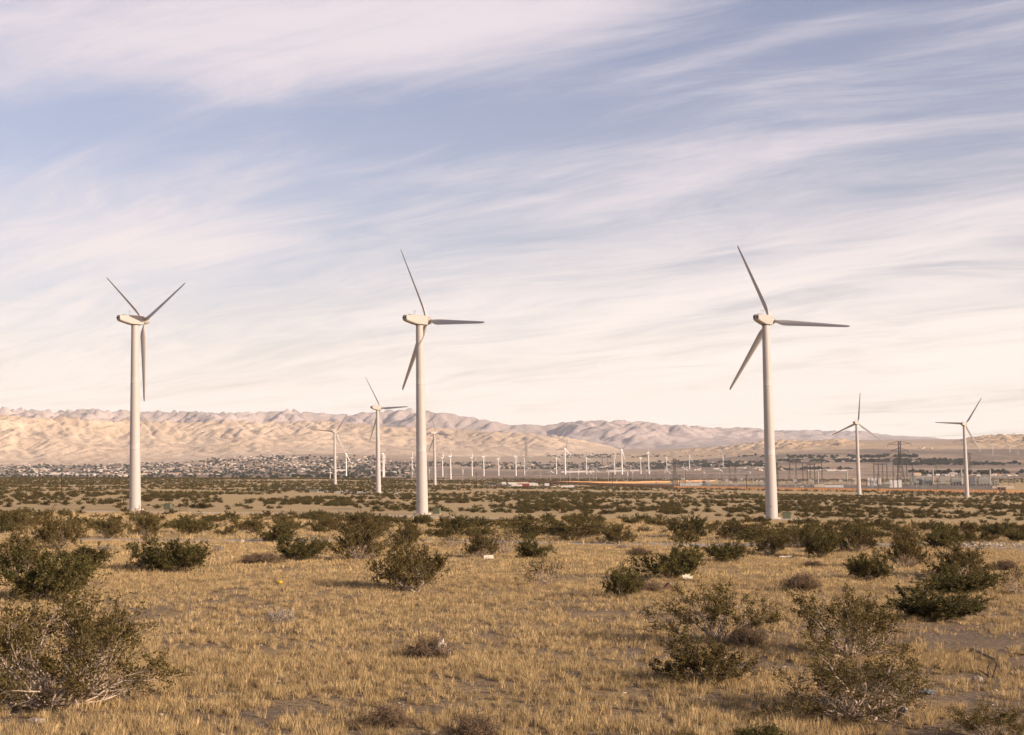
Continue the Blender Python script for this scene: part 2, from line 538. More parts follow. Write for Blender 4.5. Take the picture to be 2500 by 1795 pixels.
def mountains(name, x0, x1, y0, y1, dx, front, ramp, sky, seed, m, label, iters=70, kf=0.30, rel=0.75, fine=0.034, diff=0.02, soft=0.42, base=0.0):
    xs, ys = np.arange(x0, x1 + 1, dx), np.arange(y0, y1 + 1, dx)
    X, Y = np.meshgrid(xs, ys)
    L = (y1 - y0)
    fr = front(X) + 0.05 * L * fbm(X / (0.35 * L), X * 0 + seed, 3, seed)
    d = Y - fr
    U = np.clip(d / ramp, 0, 1) ** 0.8
    wx = X + 0.10 * L * fbm(X / (0.3 * L), Y / (0.3 * L), 3, seed + 2)
    U = U * (0.60 + rel * fbm(wx / (0.40 * L), Y / (0.33 * L), 5, seed + 5, 0.6))
    U = np.clip(U, 0.06, None)
    U[d <= 0] = 0
    U[-1, :] = 0; U[:, 0] = 0; U[:, -1] = 0
    h = erode(U, dx, iters, kf, seed, diff=diff)
    h = h / h.max()
    sm = h.copy()
    rad = max(2, int(170 / dx))
    for _ in range(3):
        for ax in (0, 1):
            c_ = np.cumsum(np.pad(sm, [(rad + 1, rad) if q == ax else (0, 0) for q in (0, 1)], 'edge'), axis=ax)
            n_ = sm.shape[ax]
            sm = (np.take(c_, np.arange(n_) + 2 * rad + 1, ax) - np.take(c_, np.arange(n_), ax)) / (2 * rad + 1)
    h = np.where(h > 0, soft * np.minimum(sm, h + .25) + (1 - soft) * h, 0) * sstep(h, 0, .03)
    rg = 1 - np.abs(fbm((X + 2 * dx * pnoise(X / (9 * dx), Y / (9 * dx), seed + 3)) / (dx * 7), Y / (dx * 11), 4, seed + 9, 0.6))
    h = h + fine * (rg - .75) * sstep(h, 0.03, 0.3)
    h = np.maximum(h, 0)
    g = zg(X, Y)
    # raise or lower the crest, bearing by bearing, to the real skyline
    bx = 1133 + 3174 * X / Y
    sx, sy = np.array([q[0] for q in sky], float), np.array([q[1] for q in sky], float)
    et = 1039 - 0.02007 * (bx - 1133) - np.interp(bx, sx, sy)
    ok = (h > 0.10) & (Y < y1 - 3 * dx)
    kv = np.where(ok, (et * Y / 3174.0 + CZ - g) / np.maximum(h, 0.02), 1e9)
    nb = 320
    lo, hi = bx.min(), bx.max()
    bi = np.clip(((bx - lo) / (hi - lo) * nb).astype(int), 0, nb - 1)
    kb = np.full(nb, 1e9)
    np.minimum.at(kb, bi.ravel(), kv.ravel())
    good = kb < 1e8
    c = lo + (np.arange(nb) + .5) * (hi - lo) / nb
    kb = np.interp(c, c[good], kb[good])
    ke = np.exp(-np.linspace(-2, 2, 7) ** 2); ke /= ke.sum()
    kb = np.convolve(np.pad(kb, 3, 'edge'), ke, 'valid')
    kk = np.interp(bx, c, kb)
    h = h * np.maximum(kk, 0)
    Z = g + h + base - 1.5 * (h <= 0.01)
    ob = link(name, mesh_np(name, np.stack([X, Y, Z], -1).reshape(-1, 3), grid_faces(len(ys), len(xs)), m, True))
    kind(ob, 'structure', label)
    return ob

SKY_BACK = [(-900, 905), (-200, 904), (0, 903), (60, 907), (120, 910), (200, 905), (250, 909), (300, 911), (400, 911), (500, 913), (600, 912), (647, 907), (692, 914), (769, 919),
            (798, 914), (850, 911), (896, 905), (944, 911), (987, 914), (1038, 924), (1090, 933), (1134, 943), (1158, 939), (1205, 943),
            (1240, 936), (1275, 931), (1330, 932), (1369, 930), (1400, 932), (1426, 933), (1478, 943), (1496, 939), (1569, 947), (1623, 946), (1677, 948), (1760, 965), (1900, 990), (2600, 1000)]
SKY_FRONT = [(-900, 925), (0, 916), (70, 926), (150, 922), (230, 932), (300, 927), (420, 936), (500, 928), (600, 935), (700, 930), (800, 938), (850, 944), (950, 946), (1050, 953), (1150, 958), (1250, 967), (1330, 982), (1400, 1002), (1600, 1010), (2600, 1012)]
SKY_FAR = [(1000, 970), (1500, 960), (1677, 950), (1716, 954), (1797, 953), (1850, 956), (1900, 955), (1975, 965), (2059, 968), (2103, 975), (2180, 985), (2400, 1000), (3000, 1005)]
SKY_RIGHT = [(1300, 1009), (1440, 1003), (1560, 991), (1608, 987), (1677, 977), (1719, 973), (1797, 976), (1844, 971), (1872, 972), (1892, 977), (1914, 981), (1984, 980),
             (2025, 983), (2067, 981), (2109, 975), (2140, 968), (2179, 963), (2220, 961), (2267, 961), (2400, 957), (2700, 960), (3200, 975)]
M_TAN = rock_material("tan_rock", (0.44, 0.337, 0.243), (0.58, 0.455, 0.335), (0.35, 0.268, 0.195), 0.0016)
M_BACK = rock_material("brown_rock", (0.36, 0.30, 0.275), (0.48, 0.40, 0.365), (0.28, 0.24, 0.23), 0.0012)
M_RIGHT = rock_material("sandy_rock", (0.44, 0.32, 0.205), (0.56, 0.42, 0.28), (0.33, 0.24, 0.155), 0.003)
mountains("foothills", -4300, 2300, 6300, 10100, 14, lambda x: np.interp(x, [-4000, -1500, -600, 0, 900, 2200], [6500, 6600, 7300, 7800, 8500, 9300]), 1500,
          SKY_FRONT, 11, M_TAN, "tan wrinkled foothills behind the desert town")
mountains("mountains", -5600, 3600, 10300, 14500, 26, lambda x: 10500 + 0 * x, 1700, SKY_BACK, 23, M_BACK,
          "purplish mountain range behind the tan foothills", kf=0.34, rel=0.75, soft=0.38, fine=0.03)
mountains("far_mountains", 900, 7600, 15600, 19600, 45, lambda x: 15800 + 0 * x, 1700, SKY_FAR, 37, M_BACK,
          "pale blue mountains farthest away", iters=45, kf=0.3)
mountains("sandy_hills", 500, 3300, 5500, 8000, 11, lambda x: np.interp(x, [500, 1000, 1600, 3200], [6700, 6300, 5900, 5600]), 700,
          SKY_RIGHT, 54, M_RIGHT, "low sandy hills cut by dark gullies at the valley's right edge", kf=0.6, rel=1.25, fine=0.13, soft=0.1)

# ------------------------------------------------------------------ haze
M_HAZE = bpy.data.materials.new("haze")
M_HAZE.use_nodes = True
_t = NT(M_HAZE.node_tree)
M_HAZE.node_tree.nodes.clear()
_v = _t.n('ShaderNodeVolumePrincipled')
_v.inputs['Color'].default_value = (0.92, 0.945, 1.0, 1)
_v.inputs['Density'].default_value = 2.7e-5
_v.inputs['Anisotropy'].default_value = 0.0
_o = _t.n('ShaderNodeOutputMaterial')
_t.put(_o.inputs['Volume'], _v.outputs[0])
_zmin = min(float(_Z.min()), -40)
haze = link("haze", MB().box(-20300, 20300, -20300, 20300, _zmin - 1, 900).mesh("haze", M_HAZE))
kind(haze, 'stuff', "thin pale haze over the valley")

# ------------------------------------------------------------------ wind turbines
M_WHITE = mat("weathered_white_steel", (0.40, 0.37, 0.35), 0.55, 0.05, 0.6, 0.3, stretch=(3, 3, 0.4))
M_GEL = mat("white_fibreglass", (0.36, 0.335, 0.31), 0.45, 0.04, 0.8, 0.35)
M_BLADE = mat("grey_white_blade", (0.44, 0.415, 0.40), 0.5, 0.05, 0.5, 0.3)
M_DARK = mat("dark_opening", (0.02, 0.02, 0.022), 0.7, 0.1)
M_GREYM = mat("grey_metal", (0.24, 0.235, 0.225), 0.55, 0.12, 1.5, 0.4)
M_CONC = mat("pale_concrete", (0.45, 0.40, 0.345), 0.9, 0.15, 2.0, 0.1)
M_GREEN = mat("drab_green_paint", (0.115, 0.125, 0.075), 0.6, 0.15, 2.0, 0.25)

def ring_profile(n, a, b, p=2.0):
    out = []
    for j in range(n):
        t = 2 * math.pi * j / n
        c, s = math.cos(t), math.sin(t)
        out.append((a * math.copysign(abs(c) ** (2 / p), c), b * math.copysign(abs(s) ** (2 / p), s)))
    return out

def tower_mesh():
    b = MB()
    prof = []
    for i in range(26):
        z = 0.35 + 48.0 * i / 25
        r = 1.50 - 0.60 * (z / 48.4) ** 1.08
        prof.append((r, z))
        if i in (8, 17):            # bolted flange joints stand slightly proud
            prof += [(r - .002, z + .02), (r + .014, z + .03), (r + .014, z + .14), (r - .012, z + .17)]
    b.lathe(prof, 40)
    return b.mesh("tower", M_WHITE)
def nacelle_mesh():
    b = MB()
    # cross sections along Y (rear to rotor): half width, z bottom, z top, corner cut
    S = [(-4.95, 0.62, -0.10, 0.98, .22), (-4.80, 0.84, -0.28, 1.10, .25), (-4.2, 0.93, -0.52, 1.15, .2), (-1.6, 1.02, -1.12, 1.2, .18), (-0.9, 1.04, -1.2, 1.2, .16), (1.95, 1.04, -1.2, 1.2, .16), (2.12, .95, -1.1, 1.12, .16)]
    rings = []
    for y, w, z0, z1, c in S:
        rings.append([(w - c, y, z0), (w, y, z0 + c), (w, y, z1 - c), (w - c, y, z1), (-w + c, y, z1), (-w, y, z1 - c), (-w, y, z0 + c), (-w + c, y, z0)][::-1])
    b.loft(rings, True, False)
    return b.mesh("nacelle", M_GEL)
def hub_mesh():
    b = MB()
    # nose cone, axis along +Y
    prof = [(0.82, 0.0), (1.0, 0.12), (1.06, 0.7), (1.02, 1.25), (0.86, 1.75), (0.55, 2.1), (0.0001, 2.28)]
    rings = [[(r * math.cos(2 * math.pi * j / 24), y, -r * math.sin(2 * math.pi * j / 24)) for j in range(24)] for r, y in prof]
    b.loft(rings, True, True)
    return b.mesh("hub", M_GEL)
def blade_mesh(fat=1.0, length=21.4):
    b = MB()
    rings = []
    st = [(0.35, .46, .46, 0, 0), (1.0, .47, .46, 0, 0), (1.5, .62, .46, 38, .3), (2.3, 1.1, .42, 38, .7), (3.3, 1.55, .36, 36, 1), (4.3, 1.68, .30, 34, 1), (6.5, 1.52, .23, 32, 1), (10, 1.26, .17, 30, 1), (14, 1.0, .125, 28, 1), (18, .76, .09, 27, 1), (20.3, .60, .065, 26, 1), (21.0, .46, .05, 26, 1), (21.35, .26, .03, 26, 1), (21.4, .06, .01, 26, 1)]
    for z, c, th, be, k in st:
        z = z * length / 21.4
        c = c * (1 if k == 0 else fat)
        be = R(be)
        ring = []
        for j in range(16):
            t = 2 * math.pi * j / 16
            x = math.cos(t)
            if k < .2:
                px, py = c * math.cos(t), th * math.sin(t)
            else:
                # rounded nose (-x), thin tail (+x)
                px = (x * .5 + .5 - .30) * c
                tail = (1 - (x * .5 + .5)) ** (.55 * k)
                py = th * fat * math.sin(t) * (tail * k + (1 - k)) * 1.1
            cx, sx = math.cos(be), -math.sin(be)
            ring.append((px * cx - py * sx, px * sx + py * cx, z))
        rings.append(ring)
    b.loft(rings, True, True)
    return b.mesh("blade", M_BLADE)
def vent_mesh():
    b = MB()
    rings = [[(r * math.cos(2 * math.pi * j / 14), y, r * math.sin(2 * math.pi * j / 14)) for j in range(14)] for r, y in ((.25, 0.02), (.25, -.08), (.20, -.08), (.20, -.03))]
    b.loft(rings, True, False)
    return b.mesh("vent", M_DARK)

M_BRIGHT = mat('bright_white_paint', (0.70, 0.665, 0.63), 0.5, 0.04)  # brighter white than the near turbines; keeps far towers and blades from looking faint
ME_TOWER, ME_NAC, ME_HUB, ME_BLADE, ME_VENT = tower_mesh(), nacelle_mesh(), hub_mesh(), blade_mesh(), vent_mesh()
def repaint(me, m):
    c = me.copy()
    c.materials.clear()
    c.materials.append(m)
    return c
ME_TOWER_B, ME_NAC_B, ME_BLADE_B = repaint(ME_TOWER, M_BRIGHT), repaint(ME_NAC, M_BRIGHT), repaint(blade_mesh(1.3), M_BRIGHT)
ME_BASE = MB().lathe([(2.3, -0.6), (2.3, .25), (2.2, .36), (1.62, .36)], 32, smooth=False).mesh("foundation", M_CONC)
ME_HATCH = MB().box(-.3, .3, -.42, .42, 0, .14).mesh("roof_hatch", M_DARK)
_mb = MB().bar((-.25, 0, 0), (-.25, 0, 1.25), .022, 5).bar((.25, 0, 0), (.25, 0, 1.0), .022, 5).bar((-.25, 0, .35), (.25, 0, .35), .018, 5)
_mb.lathe([(.02, 0), (.11, .02), (.11, .07), (.02, .1)], 8, (-.25, 0, 1.22)).box(.1, .45, -.02, .02, 1.0, 1.12)
ME_MAST = _mb.mesh("wind_mast", M_GREYM)
ME_YAW = MB().lathe([(.96, 0), (1.05, .02), (1.05, .16), (.98, .2)], 32).mesh("yaw_ring", M_DARK)
ME_SHAFT = MB().loft([[(r * math.cos(2 * math.pi * j / 20), y, -r * math.sin(2 * math.pi * j / 20)) for j in range(20)] for r, y in ((.78, 0), (.78, .34))]).mesh("rotor_collar", M_DARK)
ME_PLATE = MB().box(-.28, .28, -.03, .0, -.05, .05).mesh("name_plate", M_DARK)

ZH = 49.55                     # hub height in the turbine's own measure
def turbine(name, px, py_base, py_hub, psi, blades, label, group, detail=2, depth=None, blade_scale=1.0):
    """px, py in notes pixels (2267 wide): foot of the tower and rotor height"""
    if depth is None:
        p = hit(px * K, py_base * K)
    else:
        d = ray(px * K, py_base * K)
        p = Vector((d[0] * depth, depth, CZ + d[2] * depth))
    hpx = (py_base - py_hub) * K
    s = hpx * p.y / F_PX / ZH
    psi = psi + math.degrees(math.atan2(p.x, p.y))
    t = thing(name, label, "wind turbine", p, -R(psi), s, group)
    if detail == 2:
        link("foundation", ME_BASE, t)
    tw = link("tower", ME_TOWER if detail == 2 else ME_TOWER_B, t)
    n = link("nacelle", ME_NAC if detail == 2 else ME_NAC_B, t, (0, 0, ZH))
    if detail == 2:
        link("yaw_ring", ME_YAW, t, (0, 0, 48.22))
        link("name_plate", ME_PLATE, tw, (0.55, -1.42, 3.2), (0, 0, R(18)))
        for vx in (-.45, .45):
            link("vent", ME_VENT, n, (vx, -4.94, .42))
        for vx in (-.2, .2):
            link("vent", ME_VENT, n, (vx, -4.92, .02), None, .6)
        link("roof_hatch", ME_HATCH, n, (0, -3.2, 1.17))
        link("wind_mast", ME_MAST, n, (0, -1.6, 1.19))
        link("rotor_collar", ME_SHAFT, n, (0, 2.1, 0))
    h = link("hub", ME_HUB, t, (0, 2.12, ZH), (R(5), 0, 0))
    for a in blades:
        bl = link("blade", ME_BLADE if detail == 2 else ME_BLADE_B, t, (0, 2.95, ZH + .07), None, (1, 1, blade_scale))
        bl.rotation_mode = 'YXZ'
        bl.rotation_euler = (R(5), R(a), 0)          # the rotor axis is tilted up by five degrees
    return t

G_MAIN = "large white wind turbines on the plain"
turbine("wind_turbine", 299, 1130, 709, 58, (188, -52, 68), "white turbine on the far left, blades spread in a Y with one pointing straight down", G_MAIN)
turbine("wind_turbine", 935, 1139, 709, 50, (-24, 96, 216), "tall central turbine with its right-hand blade lying level, between two smaller ones", G_MAIN)
turbine("wind_turbine", 1709, 1149, 709, 28, (-22, 98, 218), "tallest turbine at right, one blade slanting up-left and one level to the right", G_MAIN)
turbine("wind_turbine", 838, 1093, 904, 44, (-30, 90, 210), "mid-sized turbine just left of the tall central turbine", G_MAIN)
turbine("wind_turbine", 742, 1073, 957, 25, (37, 157, 277), "smaller turbine left of the mid-sized one, tower bare white, blades in a flattened Y", G_MAIN)
turbine("wind_turbine", 963, 1075, 959, 50, (-22, 98, 218), "smaller turbine peeping out right behind the tall central tower", G_MAIN)
turbine("wind_turbine", 1902, 1095, 937.5, 20, (8, 128, 248), "turbine before the orange wall with its top blade almost upright", G_MAIN)
turbine("wind_turbine", 2141, 1101, 940, 20, (35, 155, 275), "rightmost mid-sized turbine, one blade pointing level to the left", G_MAIN)

G_FAR = "far row of white turbines in the valley"
def z2(x, y): return 634.7 + x * .2399, 816 + y * .2399
def z3(x, y): return 1088 + x * .2599, 906.8 + y * .2599
def z4(x, y): return 1677.5 + x * .2785, 816 + y * .2785
FAR = [
    (z2(550, 790), z2(0, 1008), 25, (35, 155, 275), "small pale turbine standing right beside the left smaller turbine, half its height"),
    (z2(890, 787), z2(0, 1004), 35, (50, 170, 290), "small turbine just right of the mid-sized turbine's tower, nearer of a close pair"),
    (z2(902, 822), z2(0, 1000), 80, (10, 130, 250), "small turbine seen edge-on, farther of the close pair by the mid-sized tower"),
    (z2(1158, 828), z2(0, 985), 80, (0, 120, 240), "small edge-on turbine just left of the tall central tower"),
    (z2(1440, 826), z2(0, 998), 78, (0, 120, 240), "first small far turbine right of the one peeping from behind the central tower"),
    (z2(1515, 812), z2(0, 1024), 70, (-20, 100, 220), "small far turbine with a thin raised blade, right of the edge-on one"),
    (z2(1712, 826), z2(0, 996), 74, (-15, 105, 225), "small far turbine standing alone midway, blades edge-on, against dark trees"),
    (z2(1820, 812), z2(0, 994), 62, (50, 170, 290), "small far turbine with two short blades showing against the pale hills"),
    (z2(1957, 830), z2(0, 992), 72, (40, 160, 280), "small far turbine left of the tall lattice pylon, blade drooping to the left"),
    (z2(2117, 810), z2(0, 991), 66, (-70, 50, 170), "small far turbine second to the left of the tall lattice pylon, slightly taller"),
    (z3(282, 412), z3(0, 566), 76, (60, 180, 300), "thin far turbine right in front of the tall lattice pylon"),
    (z3(555, 415), z3(0, 552), 30, (0, 120, 240), "far turbine with its lower blades spread like an inverted V"),
    (z3(630, 338), z3(0, 556), 22, (18, 138, 265), "bright taller far turbine with one blade raised and one level left, in mid valley"),
    (z3(811, 413), z3(0, 553), 25, (0, 120, 262), "far turbine with a level blade, right of the bright taller one"),
    (z3(1051, 416), z3(0, 555), 86, (0, 120, 240), "bare-looking far turbine seen fully edge-on, left of a brighter taller one"),
    (z3(1113, 346), z3(0, 556), 25, (45, 165, 290), "bright taller far turbine with blades like a wide Y, left of the dark lattice pylon"),
    (z3(1273, 415), z3(0, 551), 60, (30, 150, 330), "far turbine with one blade hanging right along its tower"),
    (z3(1341, 370), z3(0, 546), 65, (-35, 100, 215), "taller far turbine with a single dark blade raised to the left"),
    (z3(1495, 413), z3(0, 530), 40, (145, 265, 25), "far turbine with a blade falling to the right, left of the dark lattice pylon"),
    (z3(1687, 395), z3(0, 510), 25, (20, 145, 270), "far turbine with a long blade falling to the lower right, by dark trees"),
    (z3(1974, 393), z3(0, 490), 25, (-60, 60, 180), "far turbine with two raised blades, left of the tallest right turbine"),
    (z4(1870, 628), z4(0, 684), 80, (0, 120, 240), "tiny edge-on turbine at the foot of the right-hand sandy hills"),
    (z4(2006, 608), z4(0, 668), 40, (0, 125, 245), "tiny turbine on the sandy hill slope near the photo's right edge"),
    (z4(2070, 655), z4(0, 690), 30, (0, 140, 220), "tiniest turbine low on the sandy hill, nearest the right edge"),
    (z2(402, 926), z2(0, 1023), 88, (), "short white pole-like tower without blades, left of the smaller turbine"),
]
for (hx, hy), (_, by), psi, bl, lab in FAR:
    o = turbine("wind_turbine", hx, by, hy, psi, bl, lab, G_FAR, 1)

# old small machines: thin grey pole, three stubby paddles
M_POLE = mat("galvanised_pole", (0.30, 0.285, 0.265), 0.6, 0.1, 1.0, 0.35)
ME_POLE = MB().lathe([(.55, -0.5), (.5, 4), (.42, 15), (.33, 23.2)], 12).mesh("tower", M_POLE)
ME_SNAC = MB().loft([[(w * math.cos(2 * math.pi * j / 8) , y, w * math.sin(2 * math.pi * j / 8)) for j in range(8)][::-1] for y, w in ((-2, .35), (-1.7, .7), (1.2, .75), (1.9, .4))]).mesh("nacelle", M_GREYM)
ME_PADDLE = repaint(blade_mesh(1.3, 10.5), M_BRIGHT)
G_OLD = "short old turbines with stubby blades"
OLD = [(z3(505, 525), 612, 20, (0, 120, 240), "stubby turbine with its top blade upright, leftmost of the row behind the brown wall"),
       (z3(670, 520), 612, 30, (-40, 75, 190), "stubby turbine right of the bright taller far turbine, blades in a tilted Y"),
       (z3(742, 515), 612, 20, (-60, 55, 180), "stubby turbine with two blades raised in a clear Y over a thin pole"),
       (z3(835, 525), 612, 35, (20, 140, 265), "stubby turbine, left one of three crowded rotors"),
       (z3(868, 500), 590, 40, (-20, 100, 220), "stubby turbine set farther back, middle one of three crowded rotors"),
       (z3(895, 520), 613, 35, (-45, 115, 235), "stubby turbine, right one of three crowded rotors"),
       (z3(998, 530), 612, 20, (-58, 60, 182), "stubby turbine with a symmetrical Y rotor standing alone in a gap"),
       (z3(1160, 530), 622, 30, (-70, 50, 175), "stubby turbine left behind the twin grey poles"),
       (z3(1205, 520), 610, 25, (-55, 62, 185), "stubby turbine with Y rotor just right of the twin grey poles"),
       (z3(1318, 520), 602, 50, (-20, 110, 220), "stubby turbine under the taller turbine with a dark blade, left of a pair"),
       (z3(1352, 525), 602, 25, (70, 190, 300), "stubby turbine under the taller turbine with a dark blade, right of a pair"),
       (z3(1485, 505), 600, 35, (-35, 90, 205), "stubby turbine left beside the dark lattice pylon, farther of two"),
       (z3(1510, 530), 600, 30, (0, 130, 250), "stubby turbine left beside the dark lattice pylon, nearer of two"),
       (z3(1640, 500), 597, 20, (-5, 120, 240), "stubby turbine by a dark pole, one blade upright, inside the walled yard"),
       (z3(1810, 530), 597, 20, (30, 150, 270), "stubby turbine with a level left blade behind a grey gantry"),
       (z3(1945, 510), 590, 20, (2, 125, 248), "stubby turbine with upright blade, highest of the right-hand row"),
       (z3(2110, 520), 592, 50, (-35, 90, 205), "stubby turbine with one thin blade raised, behind the tallest turbine's left side"),
       (z3(2200, 528), 588, 30, (35, 155, 270), "stubby turbine half hidden close left of the tallest turbine's tower"),
       (z2(1625, 932), None, 25, (-62, 60, 182), "stubby turbine between thin towers right of the central tower, rotor like a flat Y"),
       (z2(1316, 930), None, 40, (-20, 70, 190), "stubby turbine half hidden close right of the tall central tower"),
       (z2(1160, 932), None, 70, (0, 120, 240), "stubby turbine edge-on under a far turbine left of the central tower"),
       (z2(1470, 938), None, 88, (), "grey pole of a stubby turbine that has lost its rotor, right of the central tower"),
       (z3(418, 510), 592, 88, (), "grey pole without rotor right of the tall lattice pylon"),
       (z3(587, 540), 610, 88, (), "grey pole without rotor between two stubby turbines")]
for (hx, hy), by, psi, bl, lab in OLD:
    yb = z3(0, by)[1] if by else z2(0, 1040)[1]
    p = hit(hx * K, yb * K)
    s = (yb - hy) * K * p.y / F_PX / 24.0
    t = thing("small_wind_turbine", lab, "wind turbine", p, -R(psi), s, G_OLD)
    link("tower", ME_POLE, t)
    link("nacelle", ME_SNAC, t, (0, 0, 23.9))
    for a in bl:
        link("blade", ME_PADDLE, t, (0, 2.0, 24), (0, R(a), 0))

# green switch boxes beside the towers
def box_mesh():
    b = MB().box(-1.15, 1.15, -.85, .85, 0.1, 1.95).box(-1.22, 1.22, -.92, .92, 1.95, 2.07)
    return b.mesh("cabinet", M_GREEN)
ME_CAB = box_mesh()
ME_CDOOR = MB().box(-.53, .53, -.04, 0, .2, 1.85).box(.38, .44, -.08, -.04, .95, 1.2).mesh("door", M_GREEN)
ME_PLINTH = MB().box(-1.3, 1.3, -1, 1, -.3, .1).mesh("plinth", M_CONC)
for x, y, w, lab in [(372, 1129, 15, "drab green switch box beside the far left turbine's foot"),
                     (967, 1138, 15, "drab green switch box beside the tall central turbine's foot"),
                     (1742, 1149, 17, "drab green switch box beside the tallest right turbine's foot"),
                     (873, 1093, 8, "small green switch box at the foot of the mid-sized turbine"),
                     (1911, 1094, 4, "tiny dark switch box at the foot of the turbine before the orange wall"),
                     (2157, 1100, 5, "tiny green switch box at the rightmost mid-sized turbine's foot")]:
    p = hit(x * K, y * K)
    t = thing("switch_box", lab, "switch box", p, R(-12), w * K * p.y / F_PX / 2.3, "green switch boxes beside turbines")
    link("cabinet", ME_CAB, t)
    link("plinth", ME_PLINTH, t)
    for sx in (-.55, .55):
        link("door", ME_CDOOR, t, (sx, -.85, 0))

# pipe gate by the left turbine's track
p0, p1 = hit(367.5 * K, 1133.5 * K), hit(414 * K, 1134 * K)
M_RUST = mat("rusty_pipe", (0.16, 0.115, 0.085), 0.7, 0.2, 4)
gt = thing("pipe_gate", "thin pipe gate standing open by the left turbine's green box", "gate", p0)
gd = (p1 - p0)
for q in (0, .34, .67, 1):
    link("post", MB().bar(gd * q, gd * q + Vector((0, 0, 1.3)), .06, 6).mesh("post", M_RUST), gt)
for zq in (.35, .75, 1.2):
    link("rail", MB().bar(Vector((0, 0, zq)), gd + Vector((0, 0, zq)), .04, 6).mesh("rail", M_RUST), gt)

# ------------------------------------------------------------------ wooden utility poles
M_WOOD = mat("weathered_pole_wood", (0.06, 0.036, 0.027), 0.9, 0.2, 2.0, 0.1)
M_INS = mat("brown_insulator", (0.12, 0.09, 0.08), 0.3, 0.05)
ME_UP = MB().lathe([(.22, -.8), (.21, 1), (.16, 10)], 8).mesh("pole", M_WOOD)
ME_ARM = MB().box(-1.25, 1.25, -.06, .06, 9.3, 9.44).bar((-.9, .07, 9.3), (0, .07, 8.6), .03).bar((.9, .07, 9.3), (0, .07, 8.6), .03).mesh("cross_arm", M_WOOD)
ME_INS = MB().lathe([(.03, 0), (.07, .05), (.04, .1), (.07, .15), (.02, .22)], 6).mesh("insulator", M_INS)
POLES = [(63.7, 1164, 1218.8), (150, 1163, 1211), (213, 1157, 1206), (254, 1158, 1205.5), (292, 1162, 1194), (175.5, 1163, 1182), (368.7, 1157, 1193.5), (405.5, 1156, 1193),
         (437, 1158, 1188), (459, 1154.5, 1186), (510, 1154, 1182), (516, 1162, 1184), (1163.6, 1154, 1191), (1281, 1160, 1177.5),
         (2144.5, 1157, 1199.7), (2289, 1167, 1199.5), (2433, 1174, 1202.5), (1659, 1160, 1192.9), (1823, 1159, 1196), (1388.6, 1164, 1192.3), (1496, 1154, 1190.5)]
POLE_L = ["wooden utility pole, leftmost of the line left of the left turbine", "wooden utility pole second in the line from the photo's left edge", "wooden utility pole third in the line left of the left turbine",
          "wooden utility pole, last clear one before the left turbine's tower", "faint utility pole hidden close to the left tower's left edge", "short faint utility pole far behind the left pole line",
          "wooden utility pole, first one right of the left turbine's tower", "wooden utility pole second to the right of the left turbine's tower", "slim utility pole right of the left turbine, third along",
          "slim utility pole just right of the third one past the left turbine", "distant pole, left of a close pair among the brush", "distant short pole, right of a close pair among the brush",
          "dark pole in the brush between the central turbine and the vehicle yard", "thin dark pole by the brown wall's left end",
          "dark pole in front of the white transformers", "dark pole before the orange wall between domed tank and boiler box", "dark pole before the orange wall beside the gate",
          "dark pole near the orange wall's left corner", "dark pole standing before the orange wall left of the tallest turbine", "dark pole by the brown wall, nearer the vehicle yard", "dark pole by the brown wall's middle"]
for (x, yt, yb), lab in zip(POLES, POLE_L):
    p = hit(x, yb)
    s = (yb - yt) * p.y / F_PX / 10.0
    t = thing("utility_pole", lab, "utility pole", p, R(20 if x < 700 else -8), s, "wooden utility poles")
    link("pole", ME_UP, t)
    a = link("cross_arm", ME_ARM, t)
    for q in (-1.1, -.45, .45, 1.1):
        link("insulator", ME_INS, a, (q, 0, 9.44))

# ------------------------------------------------------------------ lattice pylons
M_STEEL = mat("dark_lattice_steel", (0.05, 0.045, 0.042), 0.6, 0.15, 1.0, 0.3)
M_STEEL_P = mat("pale_lattice_steel", (0.26, 0.24, 0.22), 0.6, 0.12, 1.0, 0.3)
def pylon_parts(m, tiers, arms, w0=4.2, w1=1.0, th=.13):
    H = 40.0
    b = MB()
    def corner(z, i):
        w = w0 + (w1 - w0) * min(1, z / (H * .62)) ** .8
        return Vector(((-1, 1, 1, -1)[i] * w, (-1, -1, 1, 1)[i] * w, z))
    zs = [H * (k / tiers) ** .92 for k in range(tiers + 1)]
    for a, c in zip(zs[:-1], zs[1:]):
        for i in range(4):
            j = (i + 1) % 4
            b.bar(corner(a, i), corner(c, i), th)
            b.bar(corner(a, i), corner(c, j), th * .6, 3)
            b.bar(corner(a, j), corner(c, i), th * .6, 3)
            b.bar(corner(c, i), corner(c, j), th * .6, 3)
    body = b.mesh("lattice_body", m)
    arm = []
    for z, l in arms:
        q = MB()
        for s in (-1, 1):
            for y in (-.9, .9):
                q.bar((s * .9, y, z), (s * l, 0, z + .6), th * .8, 3).bar((s * .9, y, z + 3.0), (s * l, 0, z + .6), th * .8, 3)
            for f in (.35, .65):
                q.bar((s * (.9 + (l - .9) * f), 0, z + .2), (s * (.9 + (l - .9) * f), 0, z + 3 - 2.4 * f), th * .5, 3)
            q.bar((s * l, 0, z + .6), (s * l, 0, z - 2.0), .16, 5)
        arm.append(q.mesh("cross_arm", m))
    return body, arm
PA = pylon_parts(M_STEEL, 9, [(24.5, 10), (31, 7.5), (37, 10)], th=.20)
PB = pylon_parts(M_STEEL_P, 9, [(22, 8.5), (30, 8.5), (37, 6)], th=.20)
PC = pylon_parts(M_STEEL, 8, [(30, 5), (36, 5)], 3.4, 1.3, .21)
